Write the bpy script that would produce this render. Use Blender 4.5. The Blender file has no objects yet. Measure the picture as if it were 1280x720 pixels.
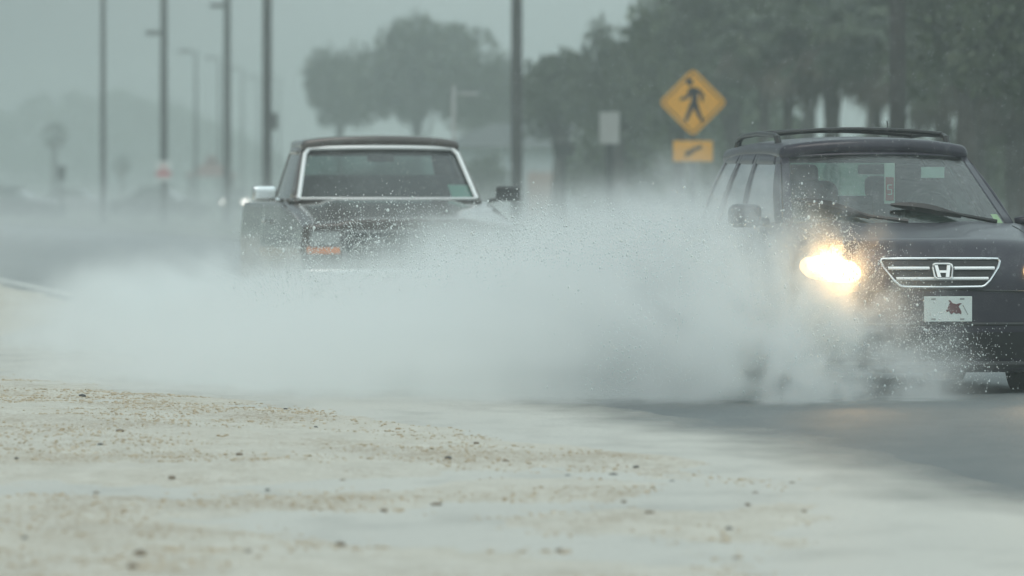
import bpy, bmesh, math, random
from mathutils import Vector, Matrix, noise
R = math.radians
random.seed(11)
S = bpy.context.scene
COL = S.collection

# ------------------------------------------------------------------ camera
F = 10000.0            # focal length in pixels of the 1280-wide photograph
CH = 1.3               # camera height
HY = 240.0             # horizon row
cam_d = bpy.data.cameras.new('camera')
cam = bpy.data.objects.new('camera', cam_d)
COL.objects.link(cam)
cam.location = (0, 0, CH)
cam.rotation_euler = (R(90) - math.atan((360 - HY) / F), 0, 0)
cam_d.sensor_width = 36
cam_d.lens = 36 * F / 1280
cam_d.clip_start = 0.5
cam_d.clip_end = 6000
cam_d.dof.use_dof = True
cam_d.dof.focus_distance = 49.0
cam_d.dof.aperture_fstop = 4.4
S.camera = cam

# ------------------------------------------------------------------ sky, sun, exposure
SUN_EL, SUN_AZ = R(58), R(200)
w = bpy.data.worlds.new('World')
S.world = w
w.use_nodes = True
nt = w.node_tree
N, L = nt.nodes, nt.links
for n in list(N): N.remove(n)
out = N.new('ShaderNodeOutputWorld')
bg = N.new('ShaderNodeBackground')
sky = N.new('ShaderNodeTexSky')
sky.sky_type = 'NISHITA'
sky.sun_disc = False
sky.sun_elevation = SUN_EL
sky.sun_rotation = SUN_AZ
sky.air_density, sky.dust_density, sky.ozone_density = 1.0, 4.0, 1.0
tc = N.new('ShaderNodeTexCoord')
sep = N.new('ShaderNodeSeparateXYZ')
L.new(tc.outputs['Generated'], sep.inputs[0])
# an overcast dome: grey cloud, brighter towards the zenith, a darker rain shaft to the left
zr = N.new('ShaderNodeMapRange')
zr.inputs['From Min'].default_value, zr.inputs['From Max'].default_value = 0.0, 0.9
zr.inputs['To Min'].default_value, zr.inputs['To Max'].default_value = 4.7, 9.8
L.new(sep.outputs['Z'], zr.inputs['Value'])
xr = N.new('ShaderNodeMapRange')
xr.interpolation_type = 'SMOOTHSTEP'
xr.inputs['From Min'].default_value, xr.inputs['From Max'].default_value = -0.09, 0.0
xr.inputs['To Min'].default_value, xr.inputs['To Max'].default_value = 0.40, 1.0
L.new(sep.outputs['X'], xr.inputs['Value'])
mm = N.new('ShaderNodeMath'); mm.operation = 'MULTIPLY'
L.new(zr.outputs[0], mm.inputs[0]); L.new(xr.outputs[0], mm.inputs[1])
cl = N.new('ShaderNodeVectorMath'); cl.operation = 'SCALE'
cl.inputs[0].default_value = (0.82, 1.0, 1.0)
L.new(mm.outputs[0], cl.inputs['Scale'])
mx = N.new('ShaderNodeMix'); mx.data_type = 'RGBA'
mx.inputs['Factor'].default_value = 0.85
L.new(sky.outputs[0], mx.inputs['A']); L.new(cl.outputs[0], mx.inputs['B'])
L.new(mx.outputs['Result'], bg.inputs['Color'])
bg.inputs['Strength'].default_value = 0.1
L.new(bg.outputs[0], out.inputs['Surface'])

sun_d = bpy.data.lights.new('sun', 'SUN')
sun = bpy.data.objects.new('sun', sun_d)
COL.objects.link(sun)
sun_d.energy = 0.6
sun_d.angle = R(30)
sun_d.color = (1.0, 0.97, 0.93)
sun_dir = Vector((math.sin(SUN_AZ) * math.cos(SUN_EL), math.cos(SUN_AZ) * math.cos(SUN_EL), math.sin(SUN_EL)))
sun.rotation_euler = sun_dir.to_track_quat('Z', 'Y').to_euler()

S.view_settings.view_transform = 'Standard'
S.view_settings.look = 'None'
S.view_settings.exposure = 0.45
S.view_settings.gamma = 1
S.view_settings.use_curve_mapping = False
S.cycles.use_denoising = True
S.cycles.max_bounces = 10
S.cycles.transparent_max_bounces = 16
S.cycles.volume_bounces = 8
S.cycles.volume_max_steps = 256
S.cycles.sample_clamp_indirect = 4
S.cycles.use_adaptive_sampling = True
S.cycles.adaptive_threshold = 0.02

# ------------------------------------------------------------------ helpers
def at(px, py, D):
    """world point on the ray of photo pixel (px,py) at distance D"""
    return Vector(((px - 640) / F * D, D, CH + (HY - py) / F * D))

def mat(name, base, rough=0.5, metal=0.0, vary=0.0, scale=5.0, bump=0.0, bscale=20.0, spec=0.5, coat=0.0, emit=None, estr=0.0, trans=0.0, base2=None, ior=1.45):
    m = bpy.data.materials.new(name)
    m.use_nodes = True
    t = m.node_tree
    p = t.nodes['Principled BSDF']
    p.inputs['Base Color'].default_value = (*base, 1)
    p.inputs['Roughness'].default_value = rough
    p.inputs['Metallic'].default_value = metal
    p.inputs['Specular IOR Level'].default_value = spec
    p.inputs['Coat Weight'].default_value = coat
    p.inputs['Coat Roughness'].default_value = 0.06
    p.inputs['Transmission Weight'].default_value = trans
    p.inputs['IOR'].default_value = ior
    if emit:
        p.inputs['Emission Color'].default_value = (*emit, 1)
        p.inputs['Emission Strength'].default_value = estr
    if vary or bump:
        c = t.nodes.new('ShaderNodeTexCoord')
    if vary:
        nz = t.nodes.new('ShaderNodeTexNoise')
        nz.inputs['Scale'].default_value = scale
        nz.inputs['Detail'].default_value = 6
        t.links.new(c.outputs['Object'], nz.inputs['Vector'])
        mr = t.nodes.new('ShaderNodeMapRange')
        mr.inputs['From Min'].default_value, mr.inputs['From Max'].default_value = 0.3, 0.7
        t.links.new(nz.outputs['Fac'], mr.inputs['Value'])
        mixn = t.nodes.new('ShaderNodeMix'); mixn.data_type = 'RGBA'
        b2 = base2 or tuple(min(1, v * (1 + vary)) for v in base)
        b1 = base if base2 else tuple(v * (1 - vary) for v in base)
        mixn.inputs['A'].default_value = (*b1, 1)
        mixn.inputs['B'].default_value = (*b2, 1)
        t.links.new(mr.outputs[0], mixn.inputs['Factor'])
        t.links.new(mixn.outputs['Result'], p.inputs['Base Color'])
    if bump:
        nb = t.nodes.new('ShaderNodeTexNoise')
        nb.inputs['Scale'].default_value = bscale
        nb.inputs['Detail'].default_value = 5
        t.links.new(c.outputs['Object'], nb.inputs['Vector'])
        bn = t.nodes.new('ShaderNodeBump')
        bn.inputs['Strength'].default_value = bump
        bn.inputs['Distance'].default_value = 0.02
        t.links.new(nb.outputs['Fac'], bn.inputs['Height'])
        t.links.new(bn.outputs['Normal'], p.inputs['Normal'])
    return m

class MB:
    """collects vertices and faces for one mesh"""
    def __init__(s): s.v, s.f = [], []
    def add(s, vs, fs):
        o = len(s.v)
        s.v += [tuple(v) for v in vs]
        s.f += [tuple(i + o for i in f) for f in fs]
        return s
    def quad(s, a, b, c, d): return s.add([a, b, c, d], [(0, 1, 2, 3)])
    def box(s, c, h, rot=None):
        vs = [Vector((x * h[0], y * h[1], z * h[2])) for x in (-1, 1) for y in (-1, 1) for z in (-1, 1)]
        if rot: vs = [rot @ v for v in vs]
        return s.add([v + Vector(c) for v in vs], [(0, 1, 3, 2), (4, 6, 7, 5), (0, 4, 5, 1), (2, 3, 7, 6), (0, 2, 6, 4), (1, 5, 7, 3)])
    def rbox(s, c, h, r, n=(8, 8, 8), fn=None):
        """rounded box; fn deforms the finished points"""
        c, h = Vector(c), Vector(h)
        r = min(r, *h)
        pts, idx = [], {}
        def coords(i):
            inner = h[i] - r
            a = [-h[i], -h[i] + r * 0.25, -h[i] + r * 0.6]
            m = [(-inner + 2 * inner * k / n[i]) for k in range(n[i] + 1)]
            return a + m + [-v for v in reversed(a)]
        cs = [coords(i) for i in range(3)]
        def vid(p):
            k = tuple(round(q, 5) for q in p)
            if k not in idx:
                q = Vector(p)
                inn = Vector([max(-h[i] + r, min(h[i] - r, q[i])) for i in range(3)])
                d = q - inn
                if d.length > 1e-9: q = inn + d.normalized() * r
                q = q + c
                if fn: q = Vector(fn(q))
                idx[k] = len(pts); pts.append(q)
            return idx[k]
        fs = []
        for ax in range(3):
            u, v = (ax + 1) % 3, (ax + 2) % 3
            for sgn in (-1, 1):
                for i in range(len(cs[u]) - 1):
                    for j in range(len(cs[v]) - 1):
                        q = []
                        for (a, b) in ((i, j), (i + 1, j), (i + 1, j + 1), (i, j + 1)):
                            p = [0, 0, 0]
                            p[ax] = sgn * h[ax]; p[u] = cs[u][a]; p[v] = cs[v][b]
                            q.append(vid(p))
                        if sgn < 0: q.reverse()
                        if len(set(q)) == 4: fs.append(q)
                        elif len(set(q)) == 3: fs.append(list(dict.fromkeys(q)))
        return s.add(pts, fs)
    def tube(s, pts, rad, n=8, cap=True):
        pts = [Vector(p) for p in pts]
        rad = rad if isinstance(rad, (list, tuple)) else [rad] * len(pts)
        rings = []
        for i, p in enumerate(pts):
            d = (pts[min(i + 1, len(pts) - 1)] - pts[max(i - 1, 0)]).normalized()
            up = Vector((0, 0, 1)) if abs(d.z) < 0.9 else Vector((1, 0, 0))
            a = d.cross(up).normalized(); b = d.cross(a)
            rings.append([p + (a * math.cos(2 * math.pi * k / n) + b * math.sin(2 * math.pi * k / n)) * rad[i] for k in range(n)])
        vs = [v for r_ in rings for v in r_]
        fs = [(i * n + k, i * n + (k + 1) % n, (i + 1) * n + (k + 1) % n, (i + 1) * n + k) for i in range(len(pts) - 1) for k in range(n)]
        if cap: fs += [tuple(reversed(range(n))), tuple((len(pts) - 1) * n + k for k in range(n))]
        return s.add(vs, fs)
    def lathe(s, prof, n=32, axis='x', c=(0, 0, 0)):
        """prof: (along axis, radius)"""
        vs = []
        for a, r_ in prof:
            for k in range(n):
                t = 2 * math.pi * k / n
                p = (a, r_ * math.cos(t), r_ * math.sin(t)) if axis == 'x' else ((r_ * math.cos(t), a, r_ * math.sin(t)) if axis == 'y' else (r_ * math.cos(t), r_ * math.sin(t), a))
                vs.append(Vector(p) + Vector(c))
        fs = [(i * n + k, i * n + (k + 1) % n, (i + 1) * n + (k + 1) % n, (i + 1) * n + k) for i in range(len(prof) - 1) for k in range(n)]
        return s.add(vs, fs)
    def prism(s, poly, y0, y1):
        """polygon in x,z extruded along y"""
        n = len(poly)
        vs = [(x, y0, z) for x, z in poly] + [(x, y1, z) for x, z in poly]
        fs = [tuple(range(n)), tuple(reversed(range(n, 2 * n)))] + [(i, i + n, (i + 1) % n + n, (i + 1) % n) for i in range(n)]
        return s.add(vs, fs)
    def build(s, name, m, parent=None, smooth=False, recalc=True, fn=None):
        me = bpy.data.meshes.new(name)
        vs = [fn(Vector(v)) for v in s.v] if fn else s.v
        me.from_pydata([tuple(v) for v in vs], [], s.f)
        if recalc:
            bm = bmesh.new(); bm.from_mesh(me)
            bmesh.ops.recalc_face_normals(bm, faces=bm.faces)
            bm.to_mesh(me); bm.free()
        me.materials.append(m)
        if smooth:
            for p in me.polygons: p.use_smooth = True
            if smooth != 'all': me.set_sharp_from_angle(angle=R(smooth if smooth is not True else 35))
        o = bpy.data.objects.new(name, me)
        COL.objects.link(o)
        if parent: o.parent = parent
        return o

def tag(o, label=None, cat=None, group=None, kind=None):
    if label: o['label'] = label
    if cat: o['category'] = cat
    if group: o['group'] = group
    if kind: o['kind'] = kind
    return o

def empty(name, loc, rz=0.0, label=None, cat=None, group=None):
    o = bpy.data.objects.new(name, None)
    COL.objects.link(o)
    o.location = loc
    o.rotation_euler = (0, 0, rz)
    o.empty_display_size = 0.3
    return tag(o, label, cat, group)

def children(o): return [c for c in bpy.data.objects if c.parent == o]
def copy_tree(o, parent=None):
    c = o.copy(); COL.objects.link(c); c.parent = parent
    for ch in children(o): copy_tree(ch, c)
    return c

def sm(a, b, x):
    t = max(0.0, min(1.0, (x - a) / (b - a)))
    return t * t * (3 - 2 * t)
def lerp(a, b, t): return a + (b - a) * t
def interp(tab, x):
    if x <= tab[0][0]: return tab[0][1]
    for (x0, y0), (x1, y1) in zip(tab, tab[1:]):
        if x <= x1: return lerp(y0, y1, (x - x0) / (x1 - x0))
    return tab[-1][1]

# ------------------------------------------------------------------ materials of the setting
def ground_mat(name, a, b, rough, bump, bscale, scale, wet=0.0, stretch=(1, 1, 1)):
    m = bpy.data.materials.new(name); m.use_nodes = True
    t = m.node_tree; p = t.nodes['Principled BSDF']
    c = t.nodes.new('ShaderNodeTexCoord')
    mp = t.nodes.new('ShaderNodeMapping'); mp.inputs['Scale'].default_value = stretch
    t.links.new(c.outputs['Object'], mp.inputs[0])
    n1 = t.nodes.new('ShaderNodeTexNoise'); n1.inputs['Scale'].default_value = scale; n1.inputs['Detail'].default_value = 8; n1.inputs['Roughness'].default_value = 0.65
    t.links.new(mp.outputs[0], n1.inputs[0])
    mr = t.nodes.new('ShaderNodeMapRange'); mr.inputs['From Min'].default_value, mr.inputs['From Max'].default_value = 0.33, 0.67
    t.links.new(n1.outputs['Fac'], mr.inputs['Value'])
    mx_ = t.nodes.new('ShaderNodeMix'); mx_.data_type = 'RGBA'
    mx_.inputs['A'].default_value = (*a, 1); mx_.inputs['B'].default_value = (*b, 1)
    t.links.new(mr.outputs[0], mx_.inputs['Factor'])
    t.links.new(mx_.outputs['Result'], p.inputs['Base Color'])
    r2 = t.nodes.new('ShaderNodeMapRange')
    r2.inputs['From Min'].default_value, r2.inputs['From Max'].default_value = 0.4, 0.6
    r2.inputs['To Min'].default_value, r2.inputs['To Max'].default_value = rough, max(0.05, rough - wet)
    n2 = t.nodes.new('ShaderNodeTexNoise'); n2.inputs['Scale'].default_value = scale * 0.23; n2.inputs['Detail'].default_value = 4
    t.links.new(mp.outputs[0], n2.inputs[0])
    t.links.new(n2.outputs['Fac'], r2.inputs['Value'])
    t.links.new(r2.outputs[0], p.inputs['Roughness'])
    if bump:
        n3 = t.nodes.new('ShaderNodeTexNoise'); n3.inputs['Scale'].default_value = bscale; n3.inputs['Detail'].default_value = 4
        t.links.new(c.outputs['Object'], n3.inputs[0])
        bn = t.nodes.new('ShaderNodeBump'); bn.inputs['Strength'].default_value = bump; bn.inputs['Distance'].default_value = 0.02
        t.links.new(n3.outputs['Fac'], bn.inputs['Height'])
        t.links.new(bn.outputs['Normal'], p.inputs['Normal'])
    return m

M = {}
M['sand'] = ground_mat('wet_shell_sand', (0.63, 0.60, 0.525), (0.50, 0.465, 0.39), 0.7, 0.8, 45, 5, 0.2, (1, 0.5, 1))
t = M['sand'].node_tree                         # fine brown grit in clumps
c_ = t.nodes.new('ShaderNodeTexCoord')
n_ = t.nodes.new('ShaderNodeTexNoise'); n_.inputs['Scale'].default_value = 34; n_.inputs['Detail'].default_value = 5; n_.inputs['Roughness'].default_value = 0.8
k_ = t.nodes.new('ShaderNodeTexNoise'); k_.inputs['Scale'].default_value = 0.9; k_.inputs['Detail'].default_value = 5
m_ = t.nodes.new('ShaderNodeMapping'); m_.inputs['Scale'].default_value = (1, 0.45, 1)
t.links.new(c_.outputs['Object'], m_.inputs[0]); t.links.new(m_.outputs[0], n_.inputs[0]); t.links.new(m_.outputs[0], k_.inputs[0])
a_ = t.nodes.new('ShaderNodeMath'); a_.operation = 'MULTIPLY_ADD'; a_.inputs[1].default_value = 0.55
t.links.new(k_.outputs['Fac'], a_.inputs[0]); t.links.new(n_.outputs['Fac'], a_.inputs[2])
r_ = t.nodes.new('ShaderNodeMapRange'); r_.inputs['From Min'].default_value, r_.inputs['From Max'].default_value = 0.80, 0.96
t.links.new(a_.outputs[0], r_.inputs['Value'])
x_ = t.nodes.new('ShaderNodeMix'); x_.data_type = 'RGBA'; x_.inputs['B'].default_value = (0.33, 0.25, 0.155, 1)
p_ = t.nodes['Principled BSDF']
t.links.new(p_.inputs['Base Color'].links[0].from_socket, x_.inputs['A']); t.links.new(r_.outputs[0], x_.inputs['Factor'])
t.links.new(x_.outputs['Result'], p_.inputs['Base Color'])
M['asphalt'] = ground_mat('wet_asphalt', (0.105, 0.122, 0.126), (0.15, 0.165, 0.168), 0.66, 0.9, 30, 1.6, 0.12, (1, 0.25, 1))
M['water'] = ground_mat('murky_flood_water', (0.56, 0.545, 0.49), (0.50, 0.49, 0.445), 0.6, 0.9, 22, 0.8, 0.1, (1, 0.3, 1))
M['ground'] = ground_mat('far_ground', (0.16, 0.16, 0.10), (0.24, 0.22, 0.16), 0.9, 0, 1, 0.2)
M['turf'] = ground_mat('wet_turf', (0.06, 0.085, 0.035), (0.11, 0.12, 0.06), 0.85, 0, 1, 0.6)
M['path'] = ground_mat('wet_concrete', (0.33, 0.31, 0.27), (0.25, 0.24, 0.21), 0.55, 0, 1, 1.0)
M['white_paint'] = mat('worn_white_paint', (0.72, 0.72, 0.68), 0.5, vary=0.15, scale=3)
M['kerb'] = mat('kerb_concrete', (0.30, 0.30, 0.28), 0.7, vary=0.2, scale=2)

# ------------------------------------------------------------------ ground, road, water
TAN = 0.116
YAW = math.atan(TAN)
def edge_x(D): return 0.37 - TAN * (D - 49.0)     # painted edge line of the road
ROAD_W = 10.6

MB().quad((-1500, -200, -0.12), (1500, -200, -0.12), (1500, 3000, -0.12), (-1500, 3000, -0.12)).build('ground', M['ground'])['kind'] = 'structure'

def road_z(t): return -0.005 + 0.085 * math.sin(math.pi * max(0, min(1, t / ROAD_W)))
b = MB()
Ds = [-20, 10, 20, 30, 40, 50, 60, 70, 80, 90, 100, 120, 150, 200, 300, 450, 700, 1000]
ts = [-0.5, -0.2, 0, 0.2, 0.5, 0.9, 1.4, 2, 3, 4, 5.3, 6.5, 8, 9.5, ROAD_W]
ts = ts[:5] + [0.35, 0.7, 1.1] + ts[5:]; ts.sort()
Dr = sorted(set(Ds) | set(range(24, 70)) | {q + 0.5 for q in range(24, 70)})
def road_wave(t, D): return (0.008 * noise.noise(Vector((t * 0.8, D * 0.22, 3))) + 0.006 * noise.noise(Vector((t * 2.2, D * 0.7, 8)))) * sm(0, 0.4, t + 0.5) * (1 - sm(66, 72, D))
vs = [(edge_x(D) + t, D, (road_z(t) if t >= 0 else -0.005 + 0.02 * t) + road_wave(t, D)) for D in Dr for t in ts]
nt_ = len(ts)
b.add(vs, [(i * nt_ + j, i * nt_ + j + 1, (i + 1) * nt_ + j + 1, (i + 1) * nt_ + j) for i in range(len(Dr) - 1) for j in range(nt_ - 1)])
b.build('road', M['asphalt'], smooth='all')['kind'] = 'structure'
b = MB()
for D0, D1 in zip(Ds, Ds[1:]):
    if D0 < 60: continue                                  # nearer than this the line lies under silt
    b.quad((edge_x(D0) + 0.02, D0, road_z(0.02) + 0.006), (edge_x(D0) + 0.17, D0, road_z(0.17) + 0.006), (edge_x(D1) + 0.17, D1, road_z(0.17) + 0.006), (edge_x(D1) + 0.02, D1, road_z(0.02) + 0.006))
b.build('road_edge_line', M['white_paint'])['kind'] = 'structure'
b = MB()
for k in range(0, 40):                                   # dashed lane line
    D0, D1 = 12 + k * 12, 12 + k * 12 + 3
    b.quad((edge_x(D0) + 5.2, D0, road_z(5.2) + 0.006), (edge_x(D0) + 5.32, D0, road_z(5.3) + 0.006), (edge_x(D1) + 5.32, D1, road_z(5.3) + 0.006), (edge_x(D1) + 5.2, D1, road_z(5.2) + 0.006))
b.build('road_lane_line', M['white_paint'])['kind'] = 'structure'
# far kerb and the grass verge behind it
b = MB()
for D0, D1 in zip(Ds, Ds[1:]):
    x0, x1 = edge_x(D0) + ROAD_W, edge_x(D1) + ROAD_W
    zt = 0.12
    b.quad((x0, D0, -0.06), (x1, D1, -0.06), (x1, D1, zt), (x0, D0, zt))
    b.quad((x0, D0, zt), (x1, D1, zt), (x1 + 0.16, D1, zt), (x0 + 0.16, D0, zt))
    b.quad((x0 + 0.16, D0, zt), (x1 + 0.16, D1, zt), (x1 + 0.16, D1, -0.06), (x0 + 0.16, D0, -0.06))
b.build('kerb', M['kerb'])['kind'] = 'structure'
b = MB()
for D0, D1 in zip(Ds, Ds[1:]):
    x0, x1 = edge_x(D0) + ROAD_W + 0.17, edge_x(D1) + ROAD_W + 0.17
    b.quad((x0, D0, 0.1), (x0 + 160, D0, 0.1), (x1 + 160, D1, 0.1), (x1, D1, 0.1))
b.build('verge', M['turf'])['kind'] = 'structure'
b = MB()                                                  # pale sandy path leading off between the trees
pth = [(140, 1.2, 4.0), (170, 0.7, 4.4), (210, 0.6, 4.2), (260, 1.0, 3.4), (330, 1.6, 4.5)]
for (D0, c0, w0), (D1, c1, w1) in zip(pth, pth[1:]):
    b.quad((c0 - w0 / 2, D0, 0.106), (c0 + w0 / 2, D0, 0.106), (c1 + w1 / 2, D1, 0.106), (c1 - w1 / 2, D1, 0.106))
b.build('path', M['path'])['kind'] = 'structure'

# shoulder of wet shell sand; where it dips below the flood water there are puddles
SHORE = [(-10, 5.6), (20, 0.3), (26, 0.75), (30.6, 1.22), (33, 1.40), (35.5, 1.34), (43.3, 0.0), (49, -1.5), (55.3, -3.3), (62, -4.4), (75, -4.6), (88, -4.7), (100, -5.8), (130, -9.3), (300, -29)]
def sand_h(x, D):
    d = interp(SHORE, D) - x
    wob = 0.35 * noise.noise(Vector((D * 0.25, 3.3, 0))) + 0.18 * noise.noise(Vector((D * 0.9, x * 0.9, 5)))
    d += wob
    h = 0.03 + (0.035 * math.tanh(d / 0.8) if d > 0 else d * 0.09)
    if d > -0.6:
        k = sm(0.0, 0.8, d)
        h += k * (0.046 * noise.noise(Vector((x * 0.28, D * 0.16, 1.7))) + 0.040 * noise.noise(Vector((x * 0.8, D * 0.42, 9.1))) + 0.013 * noise.noise(Vector((x * 3.1, D * 1.6, 4.2))))
        h += (0.35 + 0.65 * k) * (0.006 * noise.noise(Vector((x * 9, D * 6, 2))) + 0.0035 * noise.noise(Vector((x * 21, D * 15, 7))))
    return max(h - 0.033, -0.15)
def sheet(x0, x1, nx, D0, D1, nd):
    vs = []
    for j in range(nd + 1):
        D = lerp(D0, D1, j / nd)
        for i in range(nx + 1):
            x = lerp(x0, x1, i / nx)
            vs.append((x, D, sand_h(x, D)))
    fs = [(j * (nx + 1) + i, j * (nx + 1) + i + 1, (j + 1) * (nx + 1) + i + 1, (j + 1) * (nx + 1) + i) for j in range(nd) for i in range(nx)]
    return vs, fs
b = MB()
b.add(*sheet(-4.5, 3.0, 180, 21, 64, 420))
b.add(*sheet(-26, -4.5, 60, 21, 64, 60))
b.add(*sheet(-26, 3.2, 90, -8, 21, 70))
b.add(*sheet(-26, -2.5, 80, 64, 130, 80))
sand = b.build('sand_shoulder', M['sand'], smooth='all', recalc=False)
sand['kind'] = 'structure'
b = MB()
def flood_z(D): return 0.004 - 0.0016 * max(0, D - 70)
vs, dep = [], []
tw = [-14, -8, -4, -2.5, -1.8, -1.3, -0.9, -0.6, -0.4, -0.2, 0, 0.15, 0.3, 0.45, 0.6, 0.8, 1.0]
Dw = [-10, 0, 8, 14, 18] + list(range(20, 70)) + list(range(70, 100, 3))
for D in Dw:
    for tt in tw:
        vs.append((edge_x(D) + tt, D, flood_z(D)))
        dep.append(1 - sm(-0.75, 0.8, tt + 0.5 * noise.noise(Vector((tt * 0.6, D * 0.3, 12)))))
k = len(tw)
b.add(vs, [(j * k + i, j * k + i + 1, (j + 1) * k + i + 1, (j + 1) * k + i) for j in range(len(Dw) - 1) for i in range(k - 1)])
wo = b.build('water', M['water'], smooth='all', recalc=False)
wo['kind'] = 'structure'
at_ = wo.data.attributes.new('murk', 'FLOAT', 'POINT')
for i_, q in enumerate(dep): at_.data[i_].value = q
# the shallow rim of the flood is clear: murk thins out with the depth
t = M['water'].node_tree
an = t.nodes.new('ShaderNodeAttribute'); an.attribute_name = 'murk'
nz_ = t.nodes.new('ShaderNodeTexNoise'); nz_.inputs['Scale'].default_value = 2.5; nz_.inputs['Detail'].default_value = 6
c_ = t.nodes.new('ShaderNodeTexCoord'); mp_ = t.nodes.new('ShaderNodeMapping'); mp_.inputs['Scale'].default_value = (1, 0.3, 1)
t.links.new(c_.outputs['Object'], mp_.inputs[0]); t.links.new(mp_.outputs[0], nz_.inputs[0])
sub_ = t.nodes.new('ShaderNodeMath'); sub_.operation = 'MULTIPLY_ADD'; sub_.inputs[1].default_value = 0.7; sub_.inputs[2].default_value = -0.35
t.links.new(nz_.outputs['Fac'], sub_.inputs[0])
add_ = t.nodes.new('ShaderNodeMath'); add_.operation = 'ADD'; add_.use_clamp = True
t.links.new(an.outputs['Fac'], add_.inputs[0]); t.links.new(sub_.outputs[0], add_.inputs[1])
tr_ = t.nodes.new('ShaderNodeBsdfTransparent'); ms_ = t.nodes.new('ShaderNodeMixShader')
t.links.new(add_.outputs[0], ms_.inputs[0]); t.links.new(tr_.outputs[0], ms_.inputs[1]); t.links.new(t.nodes['Principled BSDF'].outputs[0], ms_.inputs[2])
t.links.new(ms_.outputs[0], t.nodes['Material Output'].inputs['Surface'])

# gravel and stones
M['gravel'] = mat('shell_gravel', (0.40, 0.31, 0.20), 0.7, vary=0.5, scale=3, base2=(0.58, 0.50, 0.38))
M['dark_stone'] = mat('dark_wet_stone', (0.07, 0.065, 0.06), 0.45, vary=0.3, scale=20)
M['brown_stone'] = mat('brown_wet_stone', (0.20, 0.15, 0.10), 0.5, vary=0.3, scale=20)
def stone(bm_, c, r, rng, flat=0.6):
    """an irregular pebble"""
    vs, fs = [], []
    base = [(0, 0, 1), (0, 0, -1)] + [(math.cos(a), math.sin(a), z) for z, o in ((0.45, 0), (-0.45, 0.5)) for a in [2 * math.pi * (k + o) / 6 for k in range(6)]]
    sx, sy = rng.uniform(0.7, 1.35), rng.uniform(0.7, 1.2)
    rz = rng.uniform(0, 6.28)
    for x, y, z in base:
        k = r * rng.uniform(0.8, 1.12)
        v = Vector((x * sx * k, y * sy * k, z * flat * k))
        v.rotate(Matrix.Rotation(rz, 3, 'Z'))
        vs.append(v + Vector(c))
    for k in range(6):
        a, b_ = 2 + k, 2 + (k + 1) % 6
        c_, d_ = 8 + k, 8 + (k + 1) % 6
        fs += [(0, a, b_), (a, c_, b_), (b_, c_, d_), (1, d_, c_)]
    bm_.add(vs, fs)
rng = random.Random(5)
b = MB(); cnt = 0
while cnt < 13000:
    D = 23 + 38 * rng.random() ** 1.25
    hw = 640 / F * D + 0.4
    x = rng.uniform(-hw, min(hw, interp(SHORE, D) + 0.1))
    h = sand_h(x, D)
    if h < -0.005: continue
    dens = noise.noise(Vector((x * 0.7, D * 0.35, 20))) + 0.5 * noise.noise(Vector((x * 2.2, D * 1.2, 31)))
    if rng.random() > 0.22 + 1.7 * dens: continue
    r = rng.choice([0.002, 0.0025, 0.003, 0.004, 0.005, 0.006, 0.009]) * rng.uniform(0.8, 1.4)
    stone(b, (x, D, h + r * 0.2), r, rng)
    cnt += 1
tag(b.build('gravel', M['gravel'], recalc=False), 'fine shell gravel strewn over the wet sand shoulder', 'gravel', kind='stuff')
STONES = [  # px, py, half width px, dark?, label
    (767, 594, 6, 1, 'largest dark stone on the pale sand, just left of the shoreline'),
    (795, 585, 4, 1, 'small dark stone just behind the largest dark stone'),
    (210, 490, 4, 1, 'flat dark stone at the far edge of the sand'),
    (103, 496, 5, 1, 'flat dark stone nearest the far left rim of the sand'),
    (121, 619, 6, 0, 'broad brown stone in the left part of the sand'),
    (944, 618, 5, 0, 'upright brown stone near the right tip of the sand'),
    (334, 614, 4, 1, 'lone small black stone beside a puddle in the sand'),
    (911, 662, 5, 1, 'flat black stone low in the picture by the right puddle'),
    (428, 602, 5, 0, None), (299, 569, 5, 0, None), (545, 633, 6, 0, None), (165, 710, 8, 0, None), (175, 694, 9, 0, None),
    (215, 602, 5, 0, None), (150, 540, 5, 0, None), (125, 560, 4, 1, None), (20, 575, 3, 1, None), (632, 577, 4, 0, None),
    (357, 512, 3, 1, None), (395, 535, 3, 1, None), (710, 597, 5, 1, None), (840, 603, 4, 1, None), (812, 642, 5, 0, None), (780, 628, 4, 0, None),
    (935, 632, 4, 0, None), (990, 605, 4, 0, None), (595, 555, 4, 0, None), (480, 640, 5, 0, None), (700, 690, 6, 0, None), (425, 682, 7, 0, None),
    (310, 690, 5, 0, None), (30, 672, 5, 1, None), (560, 575, 5, 1, None), (1005, 640, 4, 0, None), (1175, 690, 6, 0, None), (920, 700, 6, 0, None),
]
sp = []
for k in range(4):
    q = MB(); stone(q, (0, 0, 0), 1.0, random.Random(60 + k), 0.7)
    sp.append([q.build('stone', M[n_], smooth=False) for n_ in ('brown_stone', 'dark_stone')])
first = {}
for i, (px, py, hw, dk, lab) in enumerate(STONES):
    D = CH * F / (py - HY)
    for _ in range(6):
        x = (px - 640) / F * D
        D = (CH - sand_h(x, D)) * F / (py - HY)
    src = sp[i % 4][dk]
    if (i % 4, dk) in first: o = src.copy(); COL.objects.link(o)
    else: o = src; first[(i % 4, dk)] = 1
    r = hw / F * D
    o.location = ((px - 640) / F * D, D, sand_h((px - 640) / F * D, D) + r * 0.25)
    o.scale = (r, r, r * 0.8); o.rotation_euler = (0, 0, i * 1.3)
    tag(o, lab or ('one of the unremarkable small dark stones scattered over the sand' if dk else 'one of the unremarkable small brown stones scattered over the sand'), 'stone', ('notable stones on the sand' if lab else 'small dark stones scattered on the sand' if dk else 'small brown stones scattered on the sand'))
for k in range(4):
    for d in range(2):
        if (k, d) not in first: bpy.data.objects.remove(sp[k][d])

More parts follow.
